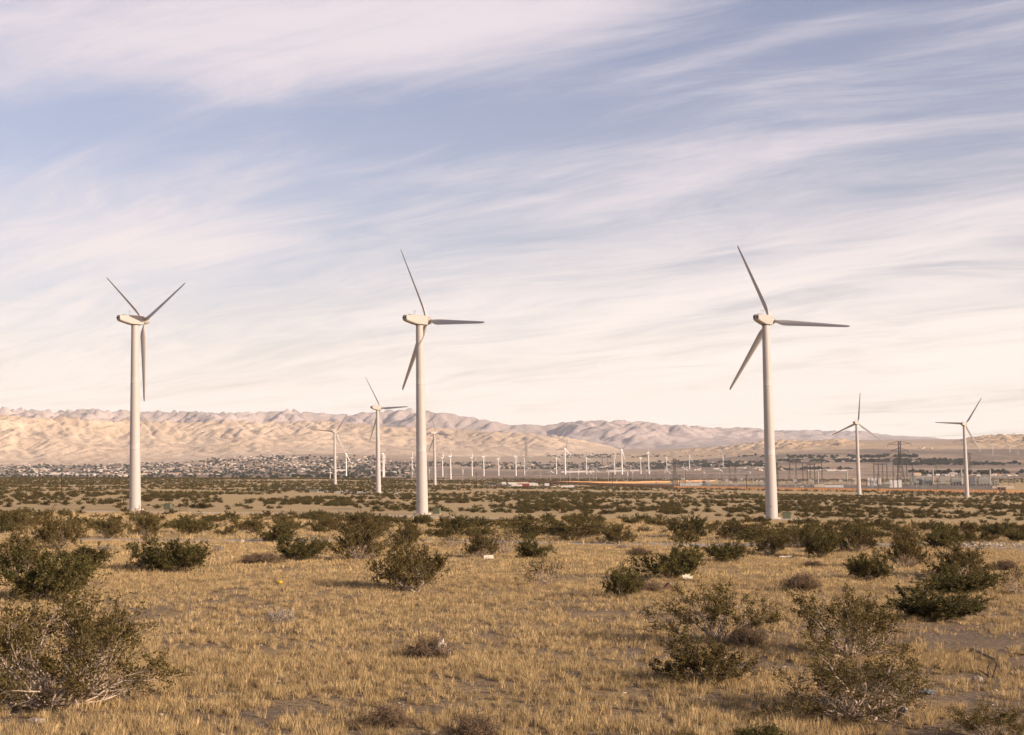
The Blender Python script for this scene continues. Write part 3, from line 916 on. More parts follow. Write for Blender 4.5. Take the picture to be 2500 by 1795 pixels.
for (x, yt, yb, pr, rz, lab) in [(2199.7, 1078, 1188, PA, -25, "big dark lattice pylon with tiered arms rising over the substation"),
                                 (1287, 1082, 1163, PB, 30, "pale lattice pylon standing among the far turbines in mid valley"),
                                 (1648, 1120, 1185, PC, 20, "dark lattice pylon at the left end of the substation yard"),
                                 (2369, 1106, 1160, PC, 15, "lattice pylon half hidden right behind the rightmost mid-sized turbine"),
                                 (2285, 1117, 1150, PC, -10, "faint distant lattice pylon right of the big dark one"),
                                 (1471, 1112, 1138, PC, 0, "small distant dark pylon by the town trees, left of a pair"),
                                 (1483.5, 1112, 1138, PC, 0, "small distant dark pylon by the town trees, right of a pair")]:
    p = hit(x, yb)
    t = thing("lattice_pylon", lab, "pylon", p, R(rz), (yb - yt) * p.y / F_PX / 40.0, "lattice power pylons")
    link("lattice_body", pr[0], t)
    for a in pr[1]:
        link("cross_arm", a, t)

# ------------------------------------------------------------------ walled substation and power plant
M_ORANGE = mat("orange_block", (0.47, 0.255, 0.13), 0.9, 0.12, 0.8, 0.1, objr=0.10)
M_PIL = mat("brown_pilaster", (0.16, 0.085, 0.05), 0.9, 0.1)
def wall(name, pts, n, h, label):
    """pts: photo pixels of the two ends of the wall foot"""
    a, b = hit(*pts[0]), hit(*pts[1])
    d = b - a
    ln = math.hypot(d.x, d.y)
    ang = math.atan2(d.y, d.x)
    t = thing(name, label, "wall", a, ang)
    w = ln / n
    pm = MB().box(.12, w - .12, -.10, .10, -.6, h).box(.12, w - .12, -.14, .14, h, h + .12).mesh("panel", M_ORANGE)
    qm = MB().box(-.13, .13, -.16, .16, -.6, h + .16).mesh("pilaster", M_PIL)
    ca, sa = math.cos(-ang), math.sin(-ang)
    for i in range(n):
        q0 = a + d * (i / n)
        z = float(zg(q0.x, q0.y)) - a.z
        link("panel", pm, t, (i * w, 0, z))
        link("pilaster", qm, t, (i * w, 0, z))
    return t
wall("substation_wall", [(1646, 1192.9), (2440, 1203)], 112, 2.3, "long orange block wall in front of the substation")
wall("substation_wall", [(2456, 1203.2), (2620, 1205)], 22, 2.3, "short orange block wall right of the gate at the right edge")
wall("substation_wall", [(1645.5, 1192.7), (1258, 1177.3)], 40, 3.0, "long wall running left from the corner, its face in brown shade")
wall("substation_wall", [(1332, 1179.3), (1560, 1180.0)], 34, 2.0, "orange back wall lit from inside the yard, behind the brown wall")
wall("substation_wall", [(1560, 1179.2), (1636, 1178.0)], 12, 2.0, "orange back wall left of the dark lattice pylon")
wall("substation_wall", [(1655, 1176.6), (1747, 1175.0)], 16, 2.0, "orange back wall right of the dark lattice pylon")
M_YARD = mat("yard_gravel", (0.15, 0.125, 0.10), 0.95, 0.15, 0.4, 0.1)
q = [hit(1645, 1190.8), hit(2470, 1200.8), hit(2420, 1180.5), hit(1750, 1177), hit(1350, 1180.6)]
_b = MB(); _n = 26
_vs = []
for i in range(_n + 1):
    for j in range(_n + 1):
        u, v = i / _n, j / _n
        f = q[0] * (1 - u) + q[1] * u
        g = q[4] * (1 - u) + q[2] * u
        pq = f * (1 - v) + g * v
        _vs.append((pq.x, pq.y, float(zg(pq.x, pq.y)) + .06))
kind(link("yard", mesh_np("yard", np.array(_vs), grid_faces(_n + 1, _n + 1), M_YARD, True)), 'structure', "grey gravel yard inside the orange walls")

M_GALV = mat("galvanised_grey", (0.27, 0.265, 0.255), 0.55, 0.12, 1, 0.35)
M_DGANT = mat("dark_gantry_steel", (0.06, 0.052, 0.048), 0.6, 0.12, 1, 0.3)
def gantry(xs, yb, ytop, ymast, m, label, n_leg=2, wide=.9, rows=1):
    """A-frame legs at photo columns xs carry one lattice beam"""
    p0, p1 = hit(xs[0], yb), None
    Y = p0.y
    def at(x):
        d = ray(x, yb); return Vector((d[0] * Y, Y, float(zg(d[0] * Y, Y))))
    t = thing("bus_gantry", label, "gantry", p0, 0, 1, "steel gantries in the substation")
    k = Y / F_PX
    H = (yb - ytop) * k
    for x in xs:
        o = at(x) - p0
        b = MB()
        if n_leg == 2:
            b.bar(o + Vector((-wide, 0, -.5)), o + Vector((-.15, 0, H)), .26).bar(o + Vector((wide, 0, -.5)), o + Vector((.15, 0, H)), .26)
            for f in (.3, .55, .78):
                w = wide * (1 - f) + .15 * f
                b.bar(o + Vector((-w, 0, H * f)), o + Vector((w, 0, H * f)), .09)
        else:
            b.bar(o + Vector((0, 0, -.5)), o + Vector((0, 0, H)), .26, 6)
        link("leg", b.mesh("leg", m), t)
        if ymast:
            link("mast", MB().bar(o + Vector((0, 0, H)), o + Vector((0, 0, (yb - ymast) * k)), .15).mesh("mast", m), t)
    a, c = at(xs[0]) - p0, at(xs[-1]) - p0
    b = MB()
    L = (c - a)
    for y, z in ((-.5, H), (.5, H), (-.5, H + .9), (.5, H + .9)):
        b.bar(a + Vector((-.5, y, z)), c + Vector((.5, y, z)), .2)
    nn = max(4, int(L.length / 1.4))
    for i in range(nn):
        u, v = a + L * (i / nn), a + L * ((i + 1) / nn)
        b.bar(u + Vector((0, -.5, H)), v + Vector((0, -.5, H + .9)), .06, 3).bar(u + Vector((0, .5, H + .9)), v + Vector((0, .5, H)), .06, 3)
    link("beam", b.mesh("beam", m), t)
    q = MB()
    for i in range(1, 2 * len(xs)):
        u = a + L * (i / (2 * len(xs)))
        q.bar(u + Vector((0, 0, H)), u + Vector((0, 0, H - 2.2)), .11, 5)
    link("insulator_strings", q.mesh("insulator_strings", M_INS), t)
    return t
gantry((1929, 1945, 1961, 1990, 2008), 1186, 1131, 1119, M_DGANT, "wide dark gantry with five A-frame legs, left of the turbine before the orange wall")
gantry((1972, 1979, 1990), 1188, 1135, 1122, M_DGANT, "narrow dark gantry nested in front of the wide five-legged one", 2, .8)
gantry((2135, 2146, 2156, 2167), 1187, 1134.5, 1122, M_DGANT, "dark four-legged gantry just right of the turbine before the orange wall")
gantry((2182, 2193, 2215, 2229), 1187, 1136, 1124, M_DGANT, "dark gantry straddled by the big lattice pylon")
gantry((1782, 1796), 1180, 1137, 1121, M_DGANT, "dark two-legged gantry behind the tallest turbine's left side", 2, 1.2)
gantry((1897, 1900), 1186, 1132, 1118, M_DGANT, "dark gantry stub just right of the tallest turbine's tower", 2, 1.2)
gantry((1711, 1726), 1178, 1156, None, M_GALV, "grey goalpost frame in the yard behind a stubby turbine", 1)
gantry((1750, 1768), 1180, 1154.5, None, M_GALV, "pale grey bus frame, second goalpost in the left yard", 1)
gantry((1774, 1801, 1822), 1186, 1159, None, M_GALV, "grey three-post bus frame left of the tallest turbine", 1)
gantry((1838, 1852, 1868), 1184, 1165, None, M_GALV, "low grey bus frame touching the tallest turbine's left side", 1)
gantry((2024, 2035, 2057), 1183, 1156, None, M_GALV, "grey bus frame between wide dark gantry and the turbine before the wall", 1)
gantry((2107, 2125, 2142), 1182, 1157, None, M_GALV, "pale horizontal bus frame over the white transformers", 1)
gantry((2186, 2205, 2232), 1184, 1157, None, M_GALV, "grey bus frame below the big lattice pylon", 1)

# thin single masts, and rows of switchgear stands (post + insulators)
rng = random.Random(5)
ME_MASTP = MB().lathe([(.26, -.5), (.16, 14)], 8).mesh("mast", M_DGANT)
for x, yt, yb, lab in [(1674, 1132, 1179, "tall dark mast right of the dark lattice pylon"), (1534, 1132, 1178, "thick twin-looking dark mast behind the brown wall"),
                       (1538, 1140, 1179, "grey mast beside the thick dark mast behind the brown wall"), (1897, 1165, 1187, "dark stub pole just left of the wide gantry"),
                       (1853, 1158, 1187, "dark pole hugging the tallest turbine's left side"), (2462, 1160, 1190, "lamp mast near the right edge, left of two"),
                       (2478, 1161, 1189, "lamp mast near the right edge, right of two"), (1602, 1152, 1184, "short pole at the corner of the brown wall")]:
    p = hit(x, yb)
    tag(link("mast", ME_MASTP, None, p, None, (yb - yt) * p.y / F_PX / 14), lab, "mast", "single masts round the substation")
ME_STAND = MB().bar((-.5, 0, -.3), (-.5, 0, 2.6), .10).bar((.5, 0, -.3), (.5, 0, 2.6), .10).box(-.9, .9, -.15, .15, 2.6, 2.8).mesh("stand", M_GALV)
ME_SW = MB().lathe([(.12, 0), (.22, .1), (.12, .2), (.22, .3), (.12, .4), (.22, .5), (.12, .6), (.2, .7), (.1, 1.5)], 6).mesh("insulator", M_INS)
M_PORC = mat("pale_porcelain", (0.5, 0.5, 0.48), 0.3, 0.05)
ME_SW2 = MB().lathe([(.12, 0), (.22, .1), (.12, .2), (.22, .3), (.12, .4), (.22, .5), (.12, .6), (.26, .7), (.2, 1.3)], 6).mesh("insulator", M_PORC)
for i in range(120):
    x = rng.uniform(1662, 2110) if i < 92 else rng.uniform(2112, 2240)
    if 1868 < x < 1892 or 2088 < x < 2104:
        continue
    p = hit(x, rng.uniform(1181, 1189.5) + (x - 1650) * .006)
    zone = "left of the tallest turbine" if x < 1875 else "under the wide dark gantry" if x < 2015 else "left of the next turbine" if x < 2095 else "by the white transformers"
    t = thing("switchgear_stand", f"small switchgear stand with {'pale' if i % 3 == 0 else 'brown'} insulators behind the orange wall, {zone}", "switchgear", p, rng.uniform(-.3, .3), rng.uniform(1.0, 2.2), f"{'pale' if i % 3 == 0 else 'brown'} switchgear stands, {zone}")
    link("stand", ME_STAND, t)
    for q_ in (-.7, 0, .7):
        link("insulator", ME_SW2 if i % 3 == 0 else ME_SW, t, (q_, 0, 2.8))

# white transformers
M_TWHITE = mat("white_enamel", (0.56, 0.53, 0.50), 0.5, 0.06, 1, 0.3)
M_TGREY = mat("plant_grey", (0.30, 0.29, 0.255), 0.6, 0.10, .5, 0.25)
M_TGREY2 = mat("plant_dark_grey", (0.17, 0.165, 0.155), 0.6, 0.12, .5, 0.25)
M_BEIGE = mat("beige_render", (0.48, 0.385, 0.285), 0.9, 0.1, 1.0, 0.1)
TRF = [(2121, 1168, 1185.8, 6, "narrow white transformer tank, first right of the turbine before the wall"),
       (2133.5, 1168, 1186, 12, "widest white transformer tank right of the turbine before the wall"),
       (2147, 1168.5, 1183, 8, "pale transformer tank behind the dark pole"),
       (2175.5, 1173, 1190.5, 7, "white transformer tank, left of the row of three below the gantry"),
       (2186, 1173, 1190.5, 8, "white transformer tank, middle of the row of three below the gantry"),
       (2197, 1173, 1190.5, 8, "white transformer tank, right of the row of three at the big pylon's foot")]
for x, yt, yb, w, lab in TRF:
    p = hit(x, yb); k = p.y / F_PX
    W, H = w * k / 2, (yb - yt) * k
    t = thing("transformer", lab, "transformer", p, R(-6), 1, "white transformers in the substation")
    link("tank", MB().box(-W, W, -2.2, 2.2, 0, H).mesh("tank", M_TWHITE), t)
    link("cooling_fins", MB().box(-W - 1.0, -W - .05, -2.0, 2.0, .5, H * .85).mesh("cooling_fins", M_TGREY2), t)
    for q_ in (-.5, 0, .5):
        link("bushing", ME_SW2, t, (W * q_ * 1.2, 0, H))

# stacks
ME_STACK = MB().lathe([(1.0, -1), (1.0, 9.2), (1.12, 9.25), (1.12, 9.55), (1.0, 9.6), (1.0, 18), (.9, 18), (.9, 17)], 20, smooth=False).mesh("flue", M_TGREY)
ME_GAL = MB().lathe([(1.12, 9.6), (1.7, 9.6), (1.7, 9.75), (1.12, 9.75)], 20, smooth=False).mesh("gallery", M_TGREY2)
for x, yt, yb, lab in [(1927, 1151.5, 1181, "pale flue stack left of the wide dark gantry's middle"), (1998, 1151, 1181, "pale flue stack at the wide dark gantry's right end"), (2068, 1150, 1181, "pale flue stack left of the turbine before the orange wall"),
                       (2278.5, 1146.8, 1182, "pale flue stack right of the domed tank"), (2348, 1146, 1182, "pale flue stack close left of the rightmost mid-sized turbine"), (2418, 1145, 1183.5, "pale flue stack farthest right over the plant")]:
    p = hit(x, yb); s = (yb - yt) * p.y / F_PX / 18
    t = thing("flue_stack", lab, "flue stack", p, 0, s, "flue stacks of the power plant")
    link("flue", ME_STACK, t); link("gallery", ME_GAL, t)

# plant blocks: ribbed casings on legs, a domed tank, containers, offices
def plant_block(x0, x1, yt, yb, m, label, ribs=6, legs=True, depth=7.0, roof=0.0):
    p = hit((x0 + x1) / 2, yb); k = p.y / F_PX
    W, H = (x1 - x0) * k / 2, (yb - yt) * k
    t = thing("plant_unit", label, "plant unit", p, R(-8), 1, "grey units of the power plant")
    z0 = H * .2 if legs else -.3
    b = MB()
    c = min(W * .3, H * .25) * roof
    b.loft([[(-W, y, z0), (W, y, z0), (W, y, H - c), (W - c, y, H), (-W + c, y, H), (-W, y, H - c - .01)] for y in (-depth / 2, depth / 2)], True, False)
    link("casing", b.mesh("casing", m), t)
    rm = MB().box(-.12, .12, -.25, 0, z0 + .1, H - c - .1).mesh("rib", m)
    for i in range(ribs):
        link("rib", rm, t, (-W + (i + .5) * 2 * W / ribs, -depth / 2 - .002, 0))
    if legs:
        for sx in (-.9, -.3, .3, .9):
            link("leg", MB().box(-.2, .2, -depth / 2, depth / 2, -.3, z0).mesh("leg", M_TGREY2), t, (sx * W, 0, 0))
    q = MB()
    for j in range(3):
        xx = -W * .7 + j * W * .7
        q.box(xx - W * .12, xx + W * .12, -depth * .3, depth * .3, H, H + H * .12)
    link("roof_vents", q.mesh("roof_vents", M_TGREY2), t)
    return t
plant_block(2222, 2236, 1166, 1184.5, M_TGREY, "grey plant casing left of the domed tank", 4)
plant_block(2258, 2275, 1167.5, 1185, M_TGREY, "ribbed grey plant casing right of the domed tank", 7, True, 8, 1)
plant_block(2293, 2309, 1165, 1185.5, M_TGREY, "tall boxy plant casing standing alone in the middle of the plant", 2, True, 8, .6)
plant_block(2322, 2346, 1166.5, 1185, M_TGREY, "wide ribbed plant casing left of the rightmost mid-sized turbine", 8, True, 9, 1)
plant_block(2367, 2380, 1166, 1186, M_TGREY2, "dark plant casing just right of the rightmost mid-sized turbine", 3, True)
plant_block(2388, 2415, 1165.5, 1185.5, M_TGREY, "ribbed plant casing under the farthest right stack", 8, True, 9, 1)
plant_block(2425, 2438, 1171.5, 1185.5, M_TGREY, "low ribbed plant casing, last one towards the right edge", 5, True, 6, 1)
plant_block(2081, 2091, 1167, 1184, M_BEIGE, "beige relay building at the left of the turbine before the wall", 0, False, 6)
plant_block(1988, 2012, 1182, 1190, M_BEIGE, "low beige control building behind the orange wall, under the wide gantry", 0, False, 6)
plant_block(2014, 2058, 1184.6, 1190.5, M_TWHITE, "long low white shed behind the orange wall", 5, False, 5)
plant_block(2103, 2114, 1177.5, 1184, M_ORANGE, "small orange hut right of the turbine before the wall", 0, False, 5)
plant_block(2246, 2260, 1185.7, 1191.5, M_TGREY, "pale container behind the orange wall below the domed tank", 6, False, 4)
plant_block(2422, 2474, 1186.4, 1192.8, M_BEIGE, "long flat beige office building behind the gate", 0, False, 8)
plant_block(1955, 1962, 1187, 1190, M_BEIGE, "tiny beige hut on the wall line left of the low control building", 0, False, 4)
plant_block(1714, 1723, 1175, 1184, M_TGREY2, "dark grey tank unit among the pale yard equipment", 3, False, 5)
plant_block(1726, 1733, 1174.5, 1184, M_TGREY, "grey tank unit, right of the dark one in the left yard", 3, False, 5)
plant_block(1660, 1712, 1180.5, 1186.5, M_TWHITE, "long row of low white equipment in the left yard", 12, False, 5)
p = hit(2253, 1184); k = p.y / F_PX
t = thing("domed_tank", "broad grey tank with a shallow domed roof in the power plant", "tank", p, 0, 1)
W = 14.5 * k
link("shell", MB().lathe([(W, -.5), (W, 13 * k)], 32).mesh("shell", M_TGREY2), t)
link("dome", MB().lathe([(W * 1.02, 13 * k), (W * .85, 15 * k), (W * .5, 16.6 * k), (W * .2, 17.3 * k), (.01, 17.5 * k)], 32).mesh("dome", M_TGREY), t)
p = hit(2447, 1202.6); k = p.y / F_PX
t = thing("gate_house", "dark guard house filling the gate in the orange wall", "gate house", p, R(-3), 1)
W = 7.6 * k
link("walls", MB().box(-W, W, -2, 4, -.3, 12 * k).mesh("walls", M_PIL), t)
link("roof", MB().box(-W - .3, W + .3, -2.5, 4.5, 12 * k, 13.2 * k).mesh("roof", M_TGREY2), t)
link("window", MB().box(-W * .6, W * .6, -2.06, -2.01, 7 * k, 10 * k).mesh("window", M_DARK), t)
link("sign", MB().box(-W * .25, W * .25, -2.1, -2.02, 2.0 * k, 3.4 * k).mesh("sign", M_TWHITE), t)
# pipe racks: long horizontal runs over the plant
for x0, x1, y, yb, lab in [(2240, 2345, 1164.5, 1184, "long pipe rack running behind the domed tank"), (2384, 2460, 1163, 1184, "pale pipe rack at the plant's right end")]:
    a = hit(x0, yb); Y = a.y
    d = ray(x1, yb); b_ = Vector((d[0] * Y, Y, float(zg(d[0] * Y, Y))))
    t = thing("pipe_rack", lab, "pipe rack", a)
    L = b_ - a; H = (yb - y) * Y / F_PX
    for i in range(8):
        link("leg", MB().bar(L * (i / 7) + Vector((0, 0, -.4)), L * (i / 7) + Vector((0, 0, H)), .16).mesh("leg", M_GALV), t)
    for yy in (-.6, 0, .6):
        link("pipe", MB().bar(Vector((0, yy, H + .2)), L + Vector((0, yy, H + .2)), .24, 8).mesh("pipe", M_TWHITE), t)

# ------------------------------------------------------------------ vehicle yard left of the brown wall
M_RED = mat("dull_red_paint", (0.20, 0.05, 0.045), 0.5, 0.1)
M_BLUE = mat("dull_blue_paint", (0.06, 0.075, 0.11), 0.5, 0.1)
M_YEL = mat("yellow_paint", (0.62, 0.38, 0.02), 0.5, 0.1)
M_TYRE = mat("black_rubber", (0.02, 0.02, 0.02), 0.9, 0.1)
ME_WHEEL = MB().loft([[(r * math.cos(2 * math.pi * j / 12), y, r * math.sin(2 * math.pi * j / 12)) for j in range(12)] for y, r in ((-.14, .42), (.14, .42))], True, False).mesh("wheel", M_TYRE)
def trailer(p, rz, L, m, label, h=2.6):
    t = thing("box_trailer", label, "trailer", p, rz, 1, "trailers and vehicles in the yard")
    link("box_body", MB().box(-L / 2, L / 2, -1.2, 1.2, .95, .95 + h).mesh("box_body", m), t)
    link("chassis", MB().box(-L / 2 + .2, L / 2 - .2, -.5, .5, .6, .95).mesh("chassis", M_TGREY2), t)
    for x in (-L / 2 + 1.2, -L / 2 + 2.3, L / 2 - 1.5):
        for y in (-1.0, 1.0):
            link("wheel", ME_WHEEL, t, (x, y, .42))
def pickup(p, rz, m, label, cat="pickup truck"):
    t = thing("parked_truck", label, cat, p, rz, 1.05, "trailers and vehicles in the yard")
    b = MB().loft([[(x, -.95, .45), (x, .95, .45), (x, .95, z), (x, -.95, z)] for x, z in ((-2.6, 1.05), (-.4, 1.1), (-.38, 1.1), (1.5, 1.1), (2.6, .95))], True, False)
    link("body", b.mesh("body", m), t)
    link("cabin", MB().loft([[(x, -w, 1.08), (x, w, 1.08), (x, w * .85, z), (x, -w * .85, z)] for x, z, w in ((-.6, 1.15, .9), (-.3, 1.85, .88), (.9, 1.85, .88), (1.6, 1.15, .9))], True, False).mesh("cabin", M_DARK), t)
    for x in (-1.7, 1.75):
        for y in (-.9, .9):
            link("wheel", ME_WHEEL, t, (x, y, .4))
def f4(x, y): return 1180 + x * .16755, 1060 + y * .16755
YARDV = [(300, 748, 't', 4, M_TWHITE, "white box trailer at the left end of the vehicle yard"), (420, 752, 't', 8, M_TWHITE, "long white trailer left of a beige one in the yard"),
         (520, 752, 't', 9, M_BEIGE, "beige trailer beside the white trailer group"), (600, 748, 't', 7, M_BEIGE, "pale beige trailer in the back row of the yard"),
         (675, 762, 't', 10, M_TWHITE, "biggest white trailer in the yard"), (740, 770, 't', 7, M_TWHITE, "white trailer at the right of the biggest one"),
         (590, 778, 't', 10, M_RED, "dull red container trailer in front of the white ones"), (490, 778, 't', 9, M_TWHITE, "low white trailer at the front of the yard"),
         (390, 774, 'p', 0, M_TWHITE, "white pickup at the front left of the yard"), (925, 772, 't', 4, M_TWHITE, "small white cube van right of the trailer group"),
         (1030, 778, 'p', 0, M_BEIGE, "beige pickup at the right end of the yard"), (1140, 778, 'p', 0, M_TWHITE, "white pickup alone right of the yard"),
         (1230, 793, 't', 11, M_TWHITE, "long low white trailer alone among bushes right of the yard"), (190, 778, 'p', 0, M_RED, "reddish truck at the left front of the yard"),
         (70, 748, 'p', 0, M_BLUE, "dark blue truck at the far left of the yard"), (130, 750, 'p', 0, M_BLUE, "dark truck second from the yard's far left"),
         (230, 748, 'p', 0, M_BLUE, "dark blue truck left of the first white trailer"), (360, 756, 'p', 0, M_BLUE, "dark truck between two white trailers"),
         (870, 772, 'p', 0, M_BLUE, "dark truck left of the white cube van"), (980, 772, 'p', 0, M_BLUE, "dark truck right of the white cube van")]
for x, y, ty, L, m, lab in YARDV:
    p = hit(*f4(x, y))
    if ty == 't':
        trailer(p, R(-4), L, m, lab, 1.6 if 'low' in lab else 2.5)
    else:
        pickup(p, R(10), m, lab)
def loader(x, y, lab):
    p = hit(x, y)
    t = thing("wheel_loader", lab, "wheel loader", p, R(15), 1.2, "yellow machines in the brush")
    link("body", MB().box(-2.6, 1.0, -1, 1, .9, 2.0).mesh("body", M_YEL), t)
    link("cab", MB().box(-.8, .8, -.8, .8, 2.0, 3.3).mesh("cab", M_DARK), t)
    link("arm", MB().bar((.9, -.5, 1.6), (3.2, -.5, .9), .18).bar((.9, .5, 1.6), (3.2, .5, .9), .18).mesh("arm", M_YEL), t)
    link("bucket", MB().loft([[(3.1, y_, .3), (4.2, y_, .25), (3.9, y_, .4), (3.3, y_, 1.3)] for y_ in (-1.3, 1.3)], True, False).mesh("bucket", M_YEL), t)
    for wx in (-1.7, .9):
        for wy in (-1.05, 1.05):
            link("wheel", ME_WHEEL, t, (wx, wy, .75), None, 1.75)
loader(729, 1167.5, "tiny yellow machine in the brush left of the white pole tower")
loader(826, 1166, "tiny yellow machine right of the smaller left turbine's foot")

# ------------------------------------------------------------------ desert town
rng = random.Random(21)
def house_mesh(w, d, h, rf, wm, rm, garage):
    b = MB().box(-w, w, -d, d, -.8, h)
    nw = len(b.f)
    if rf > 0:
        b.add([(-w - .4, -d - .4, h), (w + .4, -d - .4, h), (w + .4, d + .4, h), (-w - .4, d + .4, h), (-w * .5, 0, h + rf), (w * .5, 0, h + rf)],
              [(0, 1, 5, 4), (1, 2, 5), (2, 3, 4, 5), (3, 0, 4), (3, 2, 1, 0)])
    else:
        b.box(-w - .15, w + .15, -d - .15, d + .15, h, h + .45)
    nr = len(b.f)
    if garage:
        b.box(w * .35, w * 1.5, -d * 1.4, d * .3, -.8, h * .85)
    ng = len(b.f)
    for q in (-.6, -.1, .45):
        b.box(w * q - .8, w * q + .8, -d - .05, -d - .02, .9, 2.2)
    me = b.mesh("house", [wm, rm, M_DARK])
    mi = [0] * nw + [1] * (nr - nw) + [0] * (ng - nr) + [2] * (len(b.f) - ng)
    me.polygons.foreach_set('material_index', mi)
    return me
M_W = [mat("white_stucco", (0.58, 0.52, 0.46), 0.85, 0.06), mat("cream_stucco", (0.50, 0.40, 0.30), 0.85, 0.08), mat("tan_stucco", (0.44, 0.32, 0.225), 0.85, 0.08)]
M_RF = [mat("pale_roof", (0.46, 0.41, 0.36), 0.85, 0.1), mat("clay_tile_roof", (0.36, 0.20, 0.135), 0.9, 0.12), mat("brown_shingle_roof", (0.22, 0.165, 0.13), 0.9, 0.12)]
HOUSES = [house_mesh(7, 5, 3, 0, M_W[0], M_RF[0], True), house_mesh(8, 5, 2.9, 1.6, M_W[1], M_RF[1], True), house_mesh(9, 4.5, 2.8, 1.4, M_W[0], M_RF[0], False),
          house_mesh(6.5, 5, 3, 1.7, M_W[2], M_RF[2], True), house_mesh(11, 5, 3.4, 0, M_W[0], M_RF[0], False), house_mesh(7, 6, 5.2, 1.5, M_W[1], M_RF[1], False)]
M_SHED = mat("white_metal_shed", (0.74, 0.70, 0.66), 0.5, 0.05)
# bands of the town in photo pixels: x0, x1, y top, y bottom, how many
BANDS = [(0, 320, 1131, 1164, 250), (320, 560, 1128, 1160, 210), (520, 950, 1113, 1142, 420), (560, 950, 1140, 1160, 120), (950, 1040, 1125, 1158, 40), (1180, 1560, 1134, 1146, 150),
         (1330, 1560, 1110, 1118, 46), (1560, 1760, 1108, 1116, 30), (1600, 1890, 1128, 1136, 40), (1560, 1640, 1125, 1136, 20), (1640, 1890, 1140, 1150, 26), (1900, 2140, 1117, 1131, 40), (1900, 2080, 1147, 1151, 30),
         (2180, 2260, 1128, 1131, 8), (2180, 2480, 1158, 1163, 40), (1040, 1330, 1112, 1124, 26), (2230, 2300, 1094, 1096, 5)]
spots = []
for x0, x1, ya, yb, n in BANDS:
    for _ in range(n):
        x, y = rng.uniform(x0, x1), rng.uniform(ya, yb)
        lim = float(np.interp(x, [0, 320, 470, 560, 660, 950], [1133, 1134, 1130, 1117, 1114, 1116])) if x < 950 else 0
        if y < lim or pnoise(x / 45.0, y / 9.0, 77) < -0.28:
            continue
        p = hit(x, y)
        if p.y < 12000:
            spots.append((p, rng.choice(HOUSES + HOUSES[:1] + HOUSES[2:3] * 2), rng.uniform(-.25, .25) + rng.choice((0, math.pi / 2)), rng.uniform(.5, 1.0)))
spots.sort(key=lambda s: s[0].y / s[3])
for p, me, rz, s in spots[:300]:
    o = link("house", me, None, p, (0, 0, rz), s)
    look = ("white flat-roofed house", "cream clay-roofed house", "long white pitched-roof house", "tan brown-roofed house", "wide white flat-roofed block", "tall cream clay-roofed house")[HOUSES.index(me)]
    r_ = p.x / p.y
    zone = "left of the far left turbine" if r_ < -.275 else "right of the far left turbine" if r_ < -.125 else "behind the central turbines" if r_ < 0 else "behind the stubby turbines" if r_ < .17 else "behind the substation at right"
    tag(o, f"tiny {look} of the town, {zone}", "house", f"town houses, {look}, {zone}")
def join(name, items, mats_of=None):
    """many placed copies become one mesh (for what is too small to pick apart)"""
    V, Fq, Ft, mats, Mq, Mt = [], [], [], [], [], []
    off = 0
    cache = {}
    for p, me, rz, s in items:
        if me.name not in cache:
            v = np.empty(len(me.vertices) * 3, np.float32); me.vertices.foreach_get('co', v)
            q4 = [tuple(f.vertices) for f in me.polygons if len(f.vertices) == 4]; m4 = [f.material_index for f in me.polygons if len(f.vertices) == 4]
            q3 = [tuple(f.vertices) for f in me.polygons if len(f.vertices) == 3]; m3 = [f.material_index for f in me.polygons if len(f.vertices) == 3]
            base = []
            for mm in me.materials:
                if mm not in mats:
                    mats.append(mm)
                base.append(mats.index(mm))
            tri = [(a, b, c) for a, b, c, d in q4] + [(a, c, d) for a, b, c, d in q4] + q3
            mi = [base[i] for i in m4] * 2 + [base[i] for i in m3]
            cache[me.name] = (v.reshape(-1, 3), np.array(tri), np.array(mi))
        v, tri, mi = cache[me.name]
        c, sn = math.cos(rz), math.sin(rz)
        s3 = s if hasattr(s, '__len__') else (s, s, s)
        vv = v * np.array(s3)
        V.append(np.stack([vv[:, 0] * c - vv[:, 1] * sn + p[0], vv[:, 0] * sn + vv[:, 1] * c + p[1], vv[:, 2] + p[2]], 1))
        Ft.append(tri + off); Mt.append(mi)
        off += len(v)
    return link(name, mesh_np(name, np.concatenate(V), np.concatenate(Ft), mats, False, np.concatenate(Mt)))
kind(join("far_houses", spots[300:]), 'stuff', "mass of tiny houses in the farther parts of the town")
# long pale sheds and greenhouses on the valley floor
for x0, x1, y, lab in [(112, 165, 1158.5, "long white flat shed at the near edge of the left town"), (170, 232, 1161, "long pale shed right of the flat white one, left town"), (818, 842, 1150, "white warehouse left of the mid-sized turbine's tower"),
                       (935, 985, 1155, "long pale warehouse left of the tall central tower"), (1370, 1452, 1154, "very long pale warehouse behind the stubby turbines"), (1480, 1560, 1152, "long low pale shed before the dark valley trees"),
                       (1730, 1737, 1137.5, "small bright white barn among dark trees"), (2018, 2038, 1150.5, "white shed behind the substation's grey bus frame")]:
    a = hit(x0, y); b_ = ray(x1, y)
    Y = a.y
    W = (b_[0] * Y - a.x) / 2
    t = thing("warehouse", lab, "warehouse", a + Vector((W, 0, 0)), 0, 1, "long pale sheds on the valley floor")
    h = 2.6 * Y / F_PX
    link("walls", MB().box(-W, W, -8, 8, -1, h).mesh("walls", M_W[0]), t)
    link("roof", MB().loft([[(x, -8.4, h), (x, 8.4, h), (x, 0, h * 1.3)] for x in (-W - .5, W + .5)], True, False).mesh("roof", M_SHED), t)

